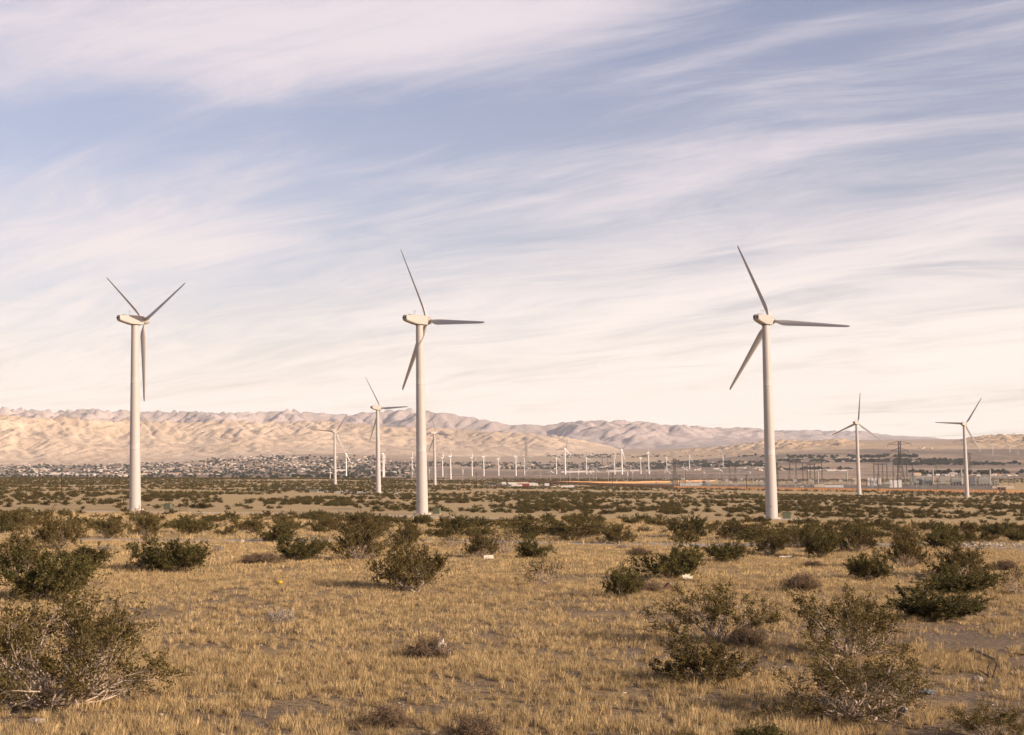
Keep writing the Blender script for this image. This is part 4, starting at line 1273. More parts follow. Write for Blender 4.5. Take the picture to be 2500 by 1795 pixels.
# ------------------------------------------------------------------ shrubs
M_LEAF = mat("creosote_leaf", (0.126, 0.093, 0.031), 0.6, 0.25, 2.0, 0.15, island=0.5, objr=0.16, trans=0.33)
M_LEAF_D = mat("dense_green_leaf", (0.095, 0.080, 0.024), 0.6, 0.25, 2.0, 0.15, island=0.5, objr=0.14, trans=0.30)
M_TWIG = mat("grey_bark", (0.42, 0.33, 0.26), 0.9, 0.25, 6.0, 0.1, island=0.25)
M_TWIG_D = mat("brown_bark", (0.16, 0.115, 0.085), 0.9, 0.25, 6.0, 0.1, island=0.3)
M_DRY = mat("dry_brown_twig", (0.165, 0.115, 0.075), 0.9, 0.2, 5.0, 0.1, island=0.35, objr=0.15)
M_STRAW = mat("straw", (0.425, 0.31, 0.158), 0.8, 0.15, 2.0, 0.15, island=0.4, objr=0.42, trans=0.25)
M_PALE = mat("pale_seed_head", (0.33, 0.275, 0.22), 0.9, 0.1, 3.0, 0.1, island=0.4)
M_DEAD = mat("dead_black_wood", (0.045, 0.033, 0.028), 0.95, 0.2, 6.0, 0.1)

def tubes(segs, sides=3):
    """segs: array (n, 8): p, q, r0, r1"""
    s = np.asarray(segs, float)
    p, q, r0, r1 = s[:, 0:3], s[:, 3:6], s[:, 6], s[:, 7]
    d = q - p
    d /= np.linalg.norm(d, axis=1, keepdims=True) + 1e-9
    a = np.cross(d, np.where(np.abs(d[:, 2:3]) > .9, [[1.0, 0, 0]], [[0, 0, 1.0]]))
    a /= np.linalg.norm(a, axis=1, keepdims=True) + 1e-9
    b = np.cross(d, a)
    V = []
    for base, rr in ((p, r0), (q, r1)):
        for j in range(sides):
            t = 2 * math.pi * j / sides
            V.append(base + (a * math.cos(t) + b * math.sin(t)) * rr[:, None])
    V = np.stack(V, 1)
    n = len(s)
    o = (np.arange(n) * 2 * sides)[:, None]
    Fq = [np.concatenate([o + j, o + (j + 1) % sides, o + sides + (j + 1) % sides, o + sides + j], 1) for j in range(sides)]
    return V.reshape(-1, 3), np.concatenate(Fq, 0)
def sprigs(c, d, ln, wd, rng):
    n = len(c)
    d = d / (np.linalg.norm(d, axis=1, keepdims=True) + 1e-9)
    r = rng.normal(size=(n, 3))
    s = np.cross(d, r)
    s /= np.linalg.norm(s, axis=1, keepdims=True) + 1e-9
    u = ln[:, None] * .5 * d
    w = wd[:, None] * .5 * s
    V = np.stack([c - u, c - u * .1 + w, c + u, c - u * .1 - w], 1).reshape(-1, 3)
    return V, np.arange(n * 4).reshape(n, 4)
def unit(v):
    return v / (np.linalg.norm(v) + 1e-9)

def bush_geo(seed, stems, kids, twigs, leaves, ll, lw, bare=0.35, tilt=1.25, r0=.016, curl=.25, lump=0.0, hollow=0.3):
    """a many-stemmed desert shrub in a unit dome: returns branch segments, leaf centres, leaf directions"""
    rng = np.random.default_rng(seed)
    segs, lc, ld = [], [], []
    for i in range(stems):
        az = rng.uniform(0, 2 * math.pi)
        th = math.sqrt(rng.uniform(.0, 1)) * tilt
        L = rng.uniform(.72, 1.05) * (1 + lump * math.sin(3 * az + seed))
        d = np.array([math.sin(th) * math.cos(az), math.sin(th) * math.sin(az), math.cos(th) + .05])
        p = np.array([rng.normal(0, .06), rng.normal(0, .06), -.03])
        rr = r0 * rng.uniform(.6, 1.25)
        n = 7
        for k in range(n):
            d = unit(d + rng.normal(0, curl * .55, 3) + np.array([0, 0, .05]))
            q = p + d * L / n
            if q[2] < .02: q[2] = .02 + rng.uniform(0, .03)
            ra, rb = rr * (1 - k / (n + .6)), rr * (1 - (k + 1) / (n + .6))
            segs.append((*p, *q, ra, rb))
            if k >= n * bare - 1:
                for _ in range(kids):
                    e = unit(d + rng.normal(0, .62, 3))
                    cl = L * rng.uniform(.16, .34)
                    a = p + (q - p) * rng.uniform(.2, 1)
                    for g in range(3):
                        e = unit(e + rng.normal(0, curl * .7, 3) + np.array([0, 0, .10]))
                        b = a + e * cl / 3
                        if b[2] < .03: b[2] = .03 + rng.uniform(0, .04)
                        segs.append((*a, *b, rb * .5 * (1 - g * .28), rb * .5 * (.72 - g * .28)))
                        for _t in range(twigs):
                            h = unit(e + rng.normal(0, .55, 3) + np.array([0, 0, .25]))
                            tl = L * rng.uniform(.06, .13)
                            t0 = a + (b - a) * rng.uniform(0, 1)
                            m = rng.poisson(leaves)
                            for f in rng.uniform(.1, 1.05, m):
                                lc.append(t0 + h * tl * f + rng.normal(0, .016, 3))
                                ld.append(h + rng.normal(0, .45, 3))
                        a = b
            p = q
    lc, ld = np.array(lc).reshape(-1, 3), np.array(ld).reshape(-1, 3)
    segs = np.array(segs)
    ref = lc if len(lc) > 50 else segs[:, 3:6]
    rx = np.percentile(np.hypot(ref[:, 0], ref[:, 1]), 96)
    rz = np.percentile(ref[:, 2], 98.5)
    sc3 = np.array([1 / rx, 1 / rx, 1 / rz])
    segs[:, 0:3] *= sc3; segs[:, 3:6] *= sc3
    lc = lc * sc3; ld = ld * sc3
    lc[:, 2] = np.maximum(lc[:, 2], .015)
    rho = np.sqrt((lc ** 2).sum(1))
    keep = np.clip((rho - hollow) / .22, .06, 1) * np.clip(.25 + lc[:, 2] / .45 + .5 * np.clip(rho - .8, 0, 1), 0, 1)
    cl_ = pnoise(lc[:, 0] * 4.2 + lc[:, 2] * 2.9 + seed, lc[:, 1] * 4.2 - lc[:, 2] * 2.3, seed) + .5 * pnoise(lc[:, 0] * 9 - lc[:, 2] * 7, lc[:, 1] * 9 + lc[:, 2] * 6, seed + 1)
    keep = keep * np.clip(.72 + cl_ * 2.2, .08, 1)
    k = rng.random(len(lc)) < keep
    return segs, lc[k], ld[k], rng
def bush_mesh(seed, lm, bm, ll, lw, sides=3, **kw):
    segs, lc, ld, rng = bush_geo(seed, ll=ll, lw=lw, **kw)
    n = len(lc)
    V, Fq = sprigs(lc, ld, ll * rng.uniform(.6, 1.4, n), lw * rng.uniform(.6, 1.4, n), rng)
    fol = mesh_np("foliage", V, Fq, lm) if n else None
    V, Fq = tubes(segs, sides)
    return fol, mesh_np("branches", V, Fq, bm, True)
def merged(name, fol, br):
    def raw(me):
        v = np.empty(len(me.vertices) * 3, np.float32); me.vertices.foreach_get('co', v)
        f = np.empty(len(me.loops), np.int32); me.loops.foreach_get('vertex_index', f)
        return v.reshape(-1, 3), f.reshape(-1, 4)
    va, fa = raw(fol); vb, fb = raw(br)
    return mesh_np(name, np.concatenate([va, vb]), np.concatenate([fa, fb + len(va)]), [fol.materials[0], br.materials[0]], False, np.concatenate([np.zeros(len(fa)), np.ones(len(fb))]))

# near kinds
P = {
 'big': [bush_mesh(s, M_LEAF, M_TWIG, .036, .0145, stems=40, kids=4, twigs=3, leaves=9.5, bare=.40, tilt=1.45, r0=.026, curl=.36, lump=.14, hollow=.62) for s in (1, 2)],
 'olive': [bush_mesh(s, M_LEAF, M_TWIG, .056, .022, stems=38, kids=3, twigs=3, leaves=6.2, bare=.42, tilt=1.32, r0=.019, lump=.10, hollow=.45) for s in (3, 4, 5, 6)],
 'green': [bush_mesh(s, M_LEAF_D, M_TWIG, .062, .027, stems=36, kids=3, twigs=3, leaves=6.2, bare=.3, tilt=1.32, r0=.016, lump=.14, hollow=.25) for s in (7, 8, 9)],
 'sparse': [bush_mesh(s, M_LEAF, M_TWIG, .040, .016, stems=32, kids=4, twigs=3, leaves=7.5, bare=.45, tilt=1.30, r0=.021, curl=.38, lump=.22, hollow=.55) for s in (10, 11)],
 'grey': [bush_mesh(s, M_LEAF, M_TWIG, .055, .022, stems=40, kids=2, twigs=2, leaves=2.4, hollow=.5, bare=.4, tilt=1.2, r0=.014, lump=.1) for s in (12, 13)],
 'dry': [bush_mesh(s, M_DRY, M_DRY, .13, .012, stems=80, kids=5, twigs=1, leaves=4.5, bare=.2, tilt=1.45, r0=.009, curl=.4) for s in (14, 15)],
 'pale': [bush_mesh(s, M_PALE, M_DRY, .06, .05, stems=90, kids=3, twigs=1, leaves=1.8, bare=.7, tilt=1.3, r0=.009, curl=.2) for s in (16, 17)],
}
GROUPN = {'big': "large creosote bushes in the foreground", 'olive': "olive creosote bushes on the plain", 'green': "dense green bushes on the plain", 'sparse': "open leggy creosote bushes",
          'grey': "half bare grey bushes", 'dry': "dry brown tumbleweed shrubs", 'pale': "pale dried flower shrubs"}
NAMEN = {'big': 'creosote_bush', 'olive': 'creosote_bush', 'green': 'green_bush', 'sparse': 'creosote_bush', 'grey': 'grey_bush', 'dry': 'dry_shrub', 'pale': 'pale_shrub'}
rng = random.Random(3)
taken = []
# x, foot y, width, height in notes pixels; kind; which one it is
NEAR = [
 (128, 1562, 470, 245, 'big', "large woody creosote bush filling the bottom left corner"),
 (100, 1330, 225, 110, 'green', "dense green bush right above the large corner bush at left"),
 (34, 1275, 140, 100, 'olive', "olive bush cut by the left edge, above the dense green one"),
 (186, 1252, 126, 46, 'green', "low dark green bush at left, its right end tapering"),
 (374, 1267, 172, 74, 'green', "wide dark green bush below the far left turbine, standing alone in the grass"),
 (128, 1216, 130, 82, 'olive', "olive bush mound at left with grass in front, left of the far left turbine"),
 (240, 1192, 74, 50, 'olive', "olive bush between the left mound and the bush under the far left tower"),
 (318, 1190, 78, 60, 'olive', "rounded bush right under the far left tower's foot"),
 (437, 1180, 96, 40, 'green', "low dark bush right below the pipe gate"),
 (40, 1172, 110, 42, 'olive', "wide olive bush at the left edge of the bush belt"),
 (560, 1180, 60, 36, 'olive', "small olive bush in the belt right of the pipe gate"),
 (632, 1178, 60, 40, 'olive', "olive bush in the belt above the dark bush pair left of centre"),
 (619, 1202, 86, 44, 'green', "upper one of the dark bush pair left of centre"),
 (664, 1241, 122, 52, 'green', "lower one of the dark bush pair left of centre, lying in open grass"),
 (727, 1176, 80, 36, 'olive', "long bush at the left end of the belt before the central turbine"),
 (795, 1241, 128, 84, 'olive', "tall olive bush just left of the big round central bush"),
 (800, 1192, 150, 56, 'olive', "widest bush of the belt, left of the central turbine's foot"),
 (900, 1212, 80, 46, 'olive', "olive bush just behind the big round central bush"),
 (918, 1309, 184, 112, 'olive', "big round bush in the centre foreground with pale inner branches"),
 (932, 1162, 40, 22, 'green', "small dark bush at the foot of the tall central turbine"),
 (1010, 1175, 90, 36, 'green', "dark bush right of the central turbine's green box"),
 (1000, 1211, 70, 32, 'grey', "low half bare grey bush right behind the big central one"),
 (1064, 1234, 76, 62, 'olive', "rounded olive bush with a white carton at its foot"),
 (1118, 1228, 76, 74, 'grey', "thin grey bush right of the rounded one with the carton"),
 (1177, 1238, 80, 46, 'green', "dark low bush in front of the thin grey one"),
 (1205, 1298, 118, 66, 'grey', "leggy half bare bush alone in open grass at centre right"),
 (1270, 1196, 150, 48, 'olive', "wide belt bush below the middle of the valley"),
 (1370, 1204, 82, 42, 'olive', "round belt bush right of the wide one below mid valley"),
 (1383, 1324, 78, 70, 'green', "small round dark green bush on a short stem"),
 (1486, 1282, 152, 78, 'green', "leafy bright green bush with white paper at its right foot"),
 (1530, 1190, 92, 50, 'green', "compact dark bush in the belt left of the tallest turbine"),
 (1610, 1244, 102, 44, 'green', "low dark bush right of the leafy bush with the paper"),
 (1640, 1195, 130, 40, 'olive', "wide olive bush below the tallest turbine's left"),
 (1708, 1229, 92, 52, 'olive', "rounded olive bush below the tallest turbine, grass in front"),
 (1815, 1234, 98, 66, 'green', "dark bush right of the rounded one below the tallest turbine"),
 (1762, 1212, 110, 40, 'olive', "long olive bush behind the two below the tallest turbine"),
 (1900, 1222, 100, 56, 'olive', "olive bush in the belt left of the gravel road's right part"),
 (1924, 1285, 92, 62, 'green', "dense dark bush standing alone right of the dry tumbleweed"),
 (2008, 1258, 92, 98, 'olive', "tall bush at the left end of the visible right road stretch"),
 (2085, 1214, 90, 40, 'green', "bush behind the gravel road at right"),
 (2210, 1190, 70, 34, 'green', "dark bush beyond the gravel road near the right edge"),
 (2252, 1200, 50, 30, 'green', "small dark bush behind the road at the right edge"),
 (2130, 1280, 132, 80, 'olive', "tall bush in front of the gravel road at right"),
 (2122, 1318, 170, 62, 'green', "wide green bush behind the darkest right bush"),
 (2075, 1374, 212, 80, 'green', "darkest wide bush at right with grey twigs showing through"),
 (2245, 1317, 84, 68, 'grey', "grey brown bush cut by the right edge"),
 (1588, 1424, 262, 130, 'sparse', "sprawling leggy bush with a pale forked trunk, upper of two right of centre"),
 (1560, 1512, 208, 104, 'olive', "spreading low bush in front of the sprawling one with the forked trunk"),
 (1885, 1458, 310, 150, 'sparse', "large airy bush at right, behind the woody one in front"),
 (1895, 1594, 375, 150, 'big', "woody open bush at bottom right with long bare limbs reaching left"),
 (2200, 1650, 230, 90, 'sparse', "bush cut by the bottom right corner"),
 (1520, 1644, 60, 40, 'sparse', "small leggy sprout at the bottom edge, left of a darker one"),
 (1690, 1650, 120, 46, 'green', "dark bush tip rising from the bottom edge right of centre"),
 (618, 1384, 74, 40, 'pale', "pale domed flower shrub alone in the left grass"),
 (232, 1222, 34, 18, 'pale', "tiny pale shrub left of the wide dark bush under the left turbine"),
 (483, 1222, 28, 16, 'pale', "tiny grey shrub right above the wide dark bush under the left turbine"),
 (950, 1464, 122, 54, 'dry', "brown tumbleweed shrub holding a crumpled white bag"),
 (858, 1612, 108, 52, 'dry', "brown dry shrub at the bottom, left of the olive broom"),
 (1048, 1650, 130, 68, 'dry', "brown broom-like shrub cut by the bottom edge below centre"),
 (1772, 1308, 82, 38, 'dry', "dark tumbleweed mound in open grass at right"),
 (1432, 1312, 90, 24, 'dry', "flat brown shrub in front of the leafy bush with the paper"),
 (1660, 1432, 84, 46, 'dry', "pale tan dry shrub at the right foot of the sprawling forked bush"),
 (575, 1248, 110, 24, 'dry', "flat brown shrub left of the lower dark bush of the pair"),
 (1510, 1266, 60, 20, 'dry', "brown scrub half hidden by the leafy bush with the paper"),
 (1800, 1256, 56, 14, 'dry', "small flat dry shrub before the dark bushes below the tallest turbine"),
 (1378, 1216, 34, 13, 'pale', "tiny grey shrub at the edge of the gravel road right of centre"),
 (2225, 1262, 56, 22, 'dry', "brown dry shrub beside the gravel road at right"),
 (1415, 1232, 60, 20, 'dry', "low dry shrub left of the low dark bush above the leafy one"),
]
for i, (x, y, w, h, kd, lab) in enumerate(NEAR):
    p = hit(x * K, y * K)
    k = K * p.y / F_PX
    fol, br = P[kd][i % len(P[kd])]
    W = w * k * .51
    h *= .94
    t = thing(NAMEN[kd], lab, "shrub" if kd in ('dry', 'pale') else "bush", p - Vector((0, 0, .03)), rng.uniform(0, 6.28), (W, W, h * k), GROUPN[kd])
    link("branches", br, t)
    if fol:
        link("foliage", fol, t)
    taken.append((p.x, p.y, W))

# mid-distance shrubs scattered over the plain
MIDM = [merged("shrub", *bush_mesh(s, M_LEAF if s % 2 else M_LEAF_D, M_TWIG_D, .11, .055, stems=22, kids=2, twigs=2, leaves=3.0, bare=.2, tilt=1.35, r0=.014, lump=.12)) for s in (31, 32, 33, 34, 35, 36)]
FARM = [merged("shrub", *bush_mesh(s, M_LEAF if s % 2 else M_LEAF_D, M_TWIG_D, .26, .15, stems=14, kids=1, twigs=1, leaves=2.0, bare=.15, tilt=1.4, r0=.012)) for s in (41, 42, 43, 44)]
road_pts = []
for pts, wd in ((ROAD_A, 5.0), (ROAD_B, 9.0)):
    Q = [hit(x * K, y * K) for x, y in pts]
    for a, b in zip(Q[:-1], Q[1:]):
        n = max(2, int((b - a).length / 3))
        for i in range(n):
            c = a + (b - a) * (i / n)
            road_pts.append((c.x, c.y, wd))
road_pts = np.array(road_pts)
pads = [(hit(x * K, y * K), r) for x, y, r in ((299, 1130, 14), (935, 1139, 14), (1709, 1149, 9), (838, 1093, 22), (742, 1073, 20), (1902, 1095, 16), (2141, 1101, 14), (372, 1129, 6), (967, 1138, 6), (1742, 1149, 4))]
rng2 = np.random.default_rng(8)
def clear(x, y, w):
    if len(road_pts) and (np.hypot(road_pts[:, 0] - x, (road_pts[:, 1] - y)) < road_pts[:, 2] * .6 + w * .4).any():
        return False
    for p, r in pads:
        if abs(x - p.x) < r and abs(y - p.y) < r:
            return False
    return True
# the walled yard is kept clear of brush
yard_poly = [(hit(*q_).x, hit(*q_).y) for q_ in ((1640, 1193.5), (2520, 1204.5), (2600, 1181), (1750, 1174.5), (1255, 1176.5))]
def in_yard(x, y):
    c = False
    n = len(yard_poly)
    for i in range(n):
        x1, y1 = yard_poly[i]; x2, y2 = yard_poly[(i + 1) % n]
        if (y1 > y) != (y2 > y) and x < (x2 - x1) * (y - y1) / (y2 - y1) + x1:
            c = not c
    return c
cand = []
def scatter(y0, y1, per, wr, clump, thr, hr=(.36, .5)):
    area = .37 * (y1 * y1 - y0 * y0)
    n = int(area / per)
    ys = np.sqrt(rng2.uniform(y0 * y0, y1 * y1, n))
    xs = rng2.uniform(-.40, .40, n) * ys
    dn = fbm(xs / clump, ys / (clump * 1.6), 3, 12)
    for x, y, d in zip(xs, ys, dn):
        if d < thr:
            continue
        w = rng2.uniform(*wr) * (1 + .25 * d)
        if not clear(x, y, w) or (y > 700 and in_yard(x, y)):
            continue
        if y < 260 and any((x - a) ** 2 + ((y - b) * .6) ** 2 < (c + w * .4) ** 2 for a, b, c in taken):
            continue
        cand.append((x, y, w, w * rng2.uniform(*hr)))
scatter(140, 205, 58, (1.1, 3.7), 16, -.2, (.34, .46))
scatter(205, 335, 56, (1.1, 3.6), 26, -.3, (.32, .46))
scatter(385, 640, 48, (1.3, 3.6), 45, -.22)
scatter(640, 1000, 46, (1.3, 3.4), 80, -.30)
scatter(1000, 2500, 85, (1.5, 3.6), 200, -.36)
cand = [c for c in cand if not (c[1] > 985 and c[1] < 1130 and -30 < c[0] < 40)]
cand.sort(key=lambda c: -c[2] * c[3] / c[1] ** 2)
n_ind = 300 - len(NEAR)
for i, (x, y, w, h) in enumerate(cand[:n_ind]):
    o = link("desert_shrub", MIDM[i % len(MIDM)], None, ground(x, y) - Vector((0, 0, .03)), (0, 0, rng2.uniform(0, 6.28)), (w / 2, w / 2, h))
    r_ = x / y
    where_x = ("left of the far left turbine" if r_ < -.275 else "left of the tall central turbine" if r_ < -.066 else
               "right of the tall central turbine" if r_ < .172 else "right of the tallest turbine")
    where_y = "before the gravel road" if y < 143 else "just behind the gravel road" if y < 205 else "short of the turbines' feet" if y < 330 else "beyond the turbines' feet"
    size_ = "wide" if w > 3.2 else "small" if w < 2.2 else "middling"
    tag(o, f"{size_} dark shrub {where_y}, {where_x}", "shrub", f"{size_} shrubs {where_y}, {where_x}")

# ------------------------------------------------------------------ ground cover that nobody could count: instances on points
src_col = {}
def sources(key, meshes):
    c = bpy.data.collections.new(key)
    for i, me in enumerate(meshes):
        o = bpy.data.objects.new(f"{key}_{'abcdefghij'[i]}", me)
        c.objects.link(o)
    return c
def instancer(name, label, col, pts, rot, scl, idx):
    me = bpy.data.meshes.new(name)
    n = len(pts)
    me.vertices.add(n)
    me.vertices.foreach_set('co', np.asarray(pts, np.float32).ravel())
    for nm, ty, arr, fld in (("rot", 'FLOAT_VECTOR', rot, 'vector'), ("scl", 'FLOAT_VECTOR', scl, 'vector'), ("idx", 'INT', idx, 'value')):
        a = me.attributes.new(nm, ty, 'POINT')
        a.data.foreach_set(fld, np.asarray(arr, np.int32 if ty == 'INT' else np.float32).ravel())
    o = link(name, me)
    ng = bpy.data.node_groups.new(name, 'GeometryNodeTree')
    ng.interface.new_socket(name="Geometry", in_out='INPUT', socket_type='NodeSocketGeometry')
    ng.interface.new_socket(name="Geometry", in_out='OUTPUT', socket_type='NodeSocketGeometry')
    N, L = ng.nodes, ng.links
    gi, go = N.new('NodeGroupInput'), N.new('NodeGroupOutput')
    ip = N.new('GeometryNodeInstanceOnPoints')
    ci = N.new('GeometryNodeCollectionInfo')
    ci.inputs['Collection'].default_value = col
    ci.inputs['Separate Children'].default_value = True
    ci.inputs['Reset Children'].default_value = True
    ip.inputs['Pick Instance'].default_value = True
    def attr(nm, ty):
        q_ = N.new('GeometryNodeInputNamedAttribute')
        q_.data_type = ty
        q_.inputs['Name'].default_value = nm
        return q_.outputs['Attribute']
    L.new(gi.outputs[0], ip.inputs['Points'])
    L.new(ci.outputs[0], ip.inputs['Instance'])
    L.new(attr("idx", 'INT'), ip.inputs['Instance Index'])
    L.new(attr("rot", 'FLOAT_VECTOR'), ip.inputs['Rotation'])
    L.new(attr("scl", 'FLOAT_VECTOR'), ip.inputs['Scale'])
    L.new(ip.outputs[0], go.inputs[0])
    md = o.modifiers.new("scatter", 'NODES')
    md.node_group = ng
    kind(o, 'stuff', label)
    return o
rest = np.array(cand[n_ind:])
gz = zg(rest[:, 0], rest[:, 1]) - .03
n = len(rest)
near_rest = rest[:, 1] < 700
instancer("desert_brush", "countless dark shrubs covering the farther plain", sources("brush_source", FARM + MIDM[:2]), np.stack([rest[:, 0], rest[:, 1], gz], 1),
          np.stack([np.zeros(n), np.zeros(n), rng2.uniform(0, 6.28, n)], 1), np.stack([rest[:, 2] / 2, rest[:, 2] / 2, rest[:, 3]], 1),
          np.where(near_rest, 4 + rng2.integers(0, 2, n), rng2.integers(0, 4, n)))

# trees of the town and valley
def tree_blob(seed, tall):
    r_ = np.random.default_rng(seed)
    m = 70
    v = r_.normal(size=(m, 3)); v /= np.linalg.norm(v, axis=1, keepdims=True)
    c = v * r_.uniform(.45, 1.0, (m, 1)) * np.array([[1, 1, .8 * tall]]) + np.array([[0, 0, .9 * tall]])
    V, Fq = sprigs(c, r_.normal(size=(m, 3)), r_.uniform(.5, .9, m), r_.uniform(.45, .8, m), r_)
    b = MB().bar((0, 0, -.3), (0, 0, .9 * tall), .10, 5, .05)
    V2 = np.array(b.v)
    f2 = [f for f in b.f if len(f) == 4]
    return mesh_np("tree", np.concatenate([V, V2]), np.concatenate([Fq, np.array(f2) + len(V)]), [M_TREE, M_TWIG_D], False, np.concatenate([np.zeros(len(Fq)), np.ones(len(f2))]))
M_TREE = mat("dark_tree_leaf", (0.042, 0.046, 0.026), 0.7, 0.2, .5, 0.1, island=0.4, objr=0.3)
TREES = [tree_blob(1, 1.0), tree_blob(2, 1.3), tree_blob(3, .8)]
TB = [(0, 320, 1129, 1166, 460), (320, 560, 1126, 1163, 340), (500, 950, 1113, 1140, 300), (560, 960, 1140, 1162, 520), (950, 1040, 1130, 1160, 120), (1040, 1200, 1130, 1140, 120), (1180, 1640, 1130, 1147, 520), (1330, 1640, 1110, 1119, 160), (1600, 1890, 1128, 1141, 420), (1560, 1900, 1112, 1117, 60),
      (1860, 2150, 1114, 1120, 130), (1900, 2180, 1124, 1129, 260), (2100, 2240, 1113, 1117, 150), (2180, 2360, 1124, 1136, 420), (2350, 2500, 1131, 1136, 90), (1900, 2080, 1145, 1148, 90), (2220, 2500, 1152, 1160, 260), (0, 1000, 1163, 1168, 300), (500, 1000, 1152, 1158, 160)]
tp, ts = [], []
rr = random.Random(31)
for x0, x1, ya, yb, n in TB:
    for _ in range(int(n * 1.6)):
        x, y = rr.uniform(x0, x1), rr.uniform(ya, yb)
        lim = float(np.interp(x, [0, 320, 470, 560, 660, 950], [1131, 1132, 1128, 1116, 1113, 1116])) if x < 950 else 0
        if y < lim or pnoise(x / 30.0, y / 4.0, 55) < -.12:
            continue
        p = hit(x, y)
        if p.y < 2200 or p.y > 12500:
            continue
        s = rr.uniform(1.5, 3.4) * (1 + .5 * (1165 - y) / 50)
        tp.append(p); ts.append((s * rr.uniform(.9, 1.6), s * rr.uniform(.9, 1.6), s))
n = len(tp)
instancer("valley_trees", "dark trees massed through the town and across the valley", sources("tree_source", TREES), [tuple(p) for p in tp],
          np.stack([np.zeros(n), np.zeros(n), rng2.uniform(0, 6.28, n)], 1), ts, rng2.integers(0, 3, n))

# dry grass
M_WEED = mat('dead_brown_weed', (0.155, 0.11, 0.075), 0.9, 0.15, 2.0, 0.1, island=0.4, objr=0.4)
def tuft(seed, blades, h, spread, w, mat_=None):
    r_ = np.random.default_rng(seed)
    V, Fq = [], []
    for i in range(blades):
        a, rad = r_.uniform(0, 6.28), spread * math.sqrt(r_.uniform(0, 1))
        base = np.array([math.cos(a) * rad, math.sin(a) * rad, -.01])
        lean = np.array([math.cos(a) * .28 + r_.normal(0, .16), math.sin(a) * .28 + r_.normal(0, .16), 1.0])
        hh = h * r_.uniform(.45, 1.1)
        f = r_.uniform(0, 6.28)
        s = np.array([math.cos(f), math.sin(f), 0]) * w * r_.uniform(.6, 1.3)
        m = base + lean * hh * .55
        t = base + lean * hh + np.array([lean[0], lean[1], -.05]) * hh * .25
        o = len(V)
        V += [base - s, base + s, m + s * .8, m - s * .8, t + s * .15, t - s * .15]
        Fq += [(o, o + 1, o + 2, o + 3), (o + 3, o + 2, o + 4, o + 5)]
    return mesh_np("grass_tuft", np.array(V), np.array(Fq), mat_ or M_STRAW)
TUFTS = [tuft(s, 26, .25, .085, .0055) for s in (1, 2, 3)] + [tuft(s, 16, .20, .13, .009) for s in (4, 5)] + [tuft(6, 14, .2, .2, .013)] + [tuft(7, 22, .17, .16, .006, M_WEED), tuft(8, 30, .30, .11, .005, M_STRAW)]
def grass(y0, y1, per, sc, kinds, thr, spread=.40):
    n = int(spread * (y1 * y1 - y0 * y0) / per)
    y = np.sqrt(rng2.uniform(y0 * y0, y1 * y1, n))
    x = rng2.uniform(-spread, spread, n) * y
    d = fbm(x / .42, y / .5, 2, 60) * .42 + fbm(x / 1.8, y / 2.2, 3, 61) * .30 + fbm(x / 8.0, y / 5.0, 3, 62) * .34 - .16 * sstep(x / y, .06, .34) * (1 - sstep(y, 38, 60))
    k = d > thr + rng2.uniform(-.18, .18, n)
    x, y, d = x[k], y[k], d[k]
    if y1 > 128:
        ok = np.array([not (np.hypot(road_pts[:, 0] - a, road_pts[:, 1] - b) < road_pts[:, 2] * .55).any() for a, b in zip(x, y)])
        x, y, d = x[ok], y[ok], d[ok]
    s = sc * rng2.uniform(.55, 1.25, len(x)) * (1 + .25 * np.clip(d, 0, 1))
    return x, y, s, rng2.choice(kinds, len(x))
G = [grass(19, 40, .014, .62, [0, 1, 2, 0, 1, 2, 0, 1, 7, 6], -.03), grass(40, 75, .04, .72, [0, 1, 2, 3, 4, 3, 4, 0, 6, 7], -.06), grass(75, 135, .15, .95, [3, 4, 5], -.15), grass(135, 330, 1.6, 1.7, [5, 4], -.3)]
gx, gy, gs, gi_ = (np.concatenate([g[i] for g in G]) for i in range(4))
n = len(gx)
print("grass tufts", n, "brush", len(rest), "trees", len(tp), "houses", len(spots))
instancer("dry_grass", "golden dry grass in thin tufts all over the foreground", sources("tuft_source", TUFTS), np.stack([gx, gy, zg(gx, gy)], 1),
          np.stack([rng2.normal(0, .06, n), rng2.normal(0, .06, n), rng2.uniform(0, 6.28, n)], 1), np.stack([gs, gs, gs * rng2.uniform(.7, 1.3, n)], 1), gi_)

# pebbles
def pebble(seed):
    r_ = np.random.default_rng(seed)
    b = MB()
    rings = []
    for z, r in ((-.4, .75), (.05, 1.0), (.45, .7), (.62, .2)):
        rings.append([(r * math.cos(2 * math.pi * j / 7) * r_.uniform(.8, 1.15), r * .8 * math.sin(2 * math.pi * j / 7) * r_.uniform(.8, 1.15), z * r_.uniform(.85, 1.1)) for j in range(7)])
    return b.loft(rings, True, False).mesh("pebble", M_STONE)
M_STONE = mat("pale_stone", (0.36, 0.30, 0.245), 0.85, 0.2, 2.0, 0.2, objr=0.45)
PEB = [pebble(s) for s in (1, 2, 3)]
y = np.sqrt(rng2.uniform(19 ** 2, 75 ** 2, 9000)); x = rng2.uniform(-.4, .4, 9000) * y
s = np.minimum(.010 * rng2.pareto(2.6, 9000) + .009, .045)
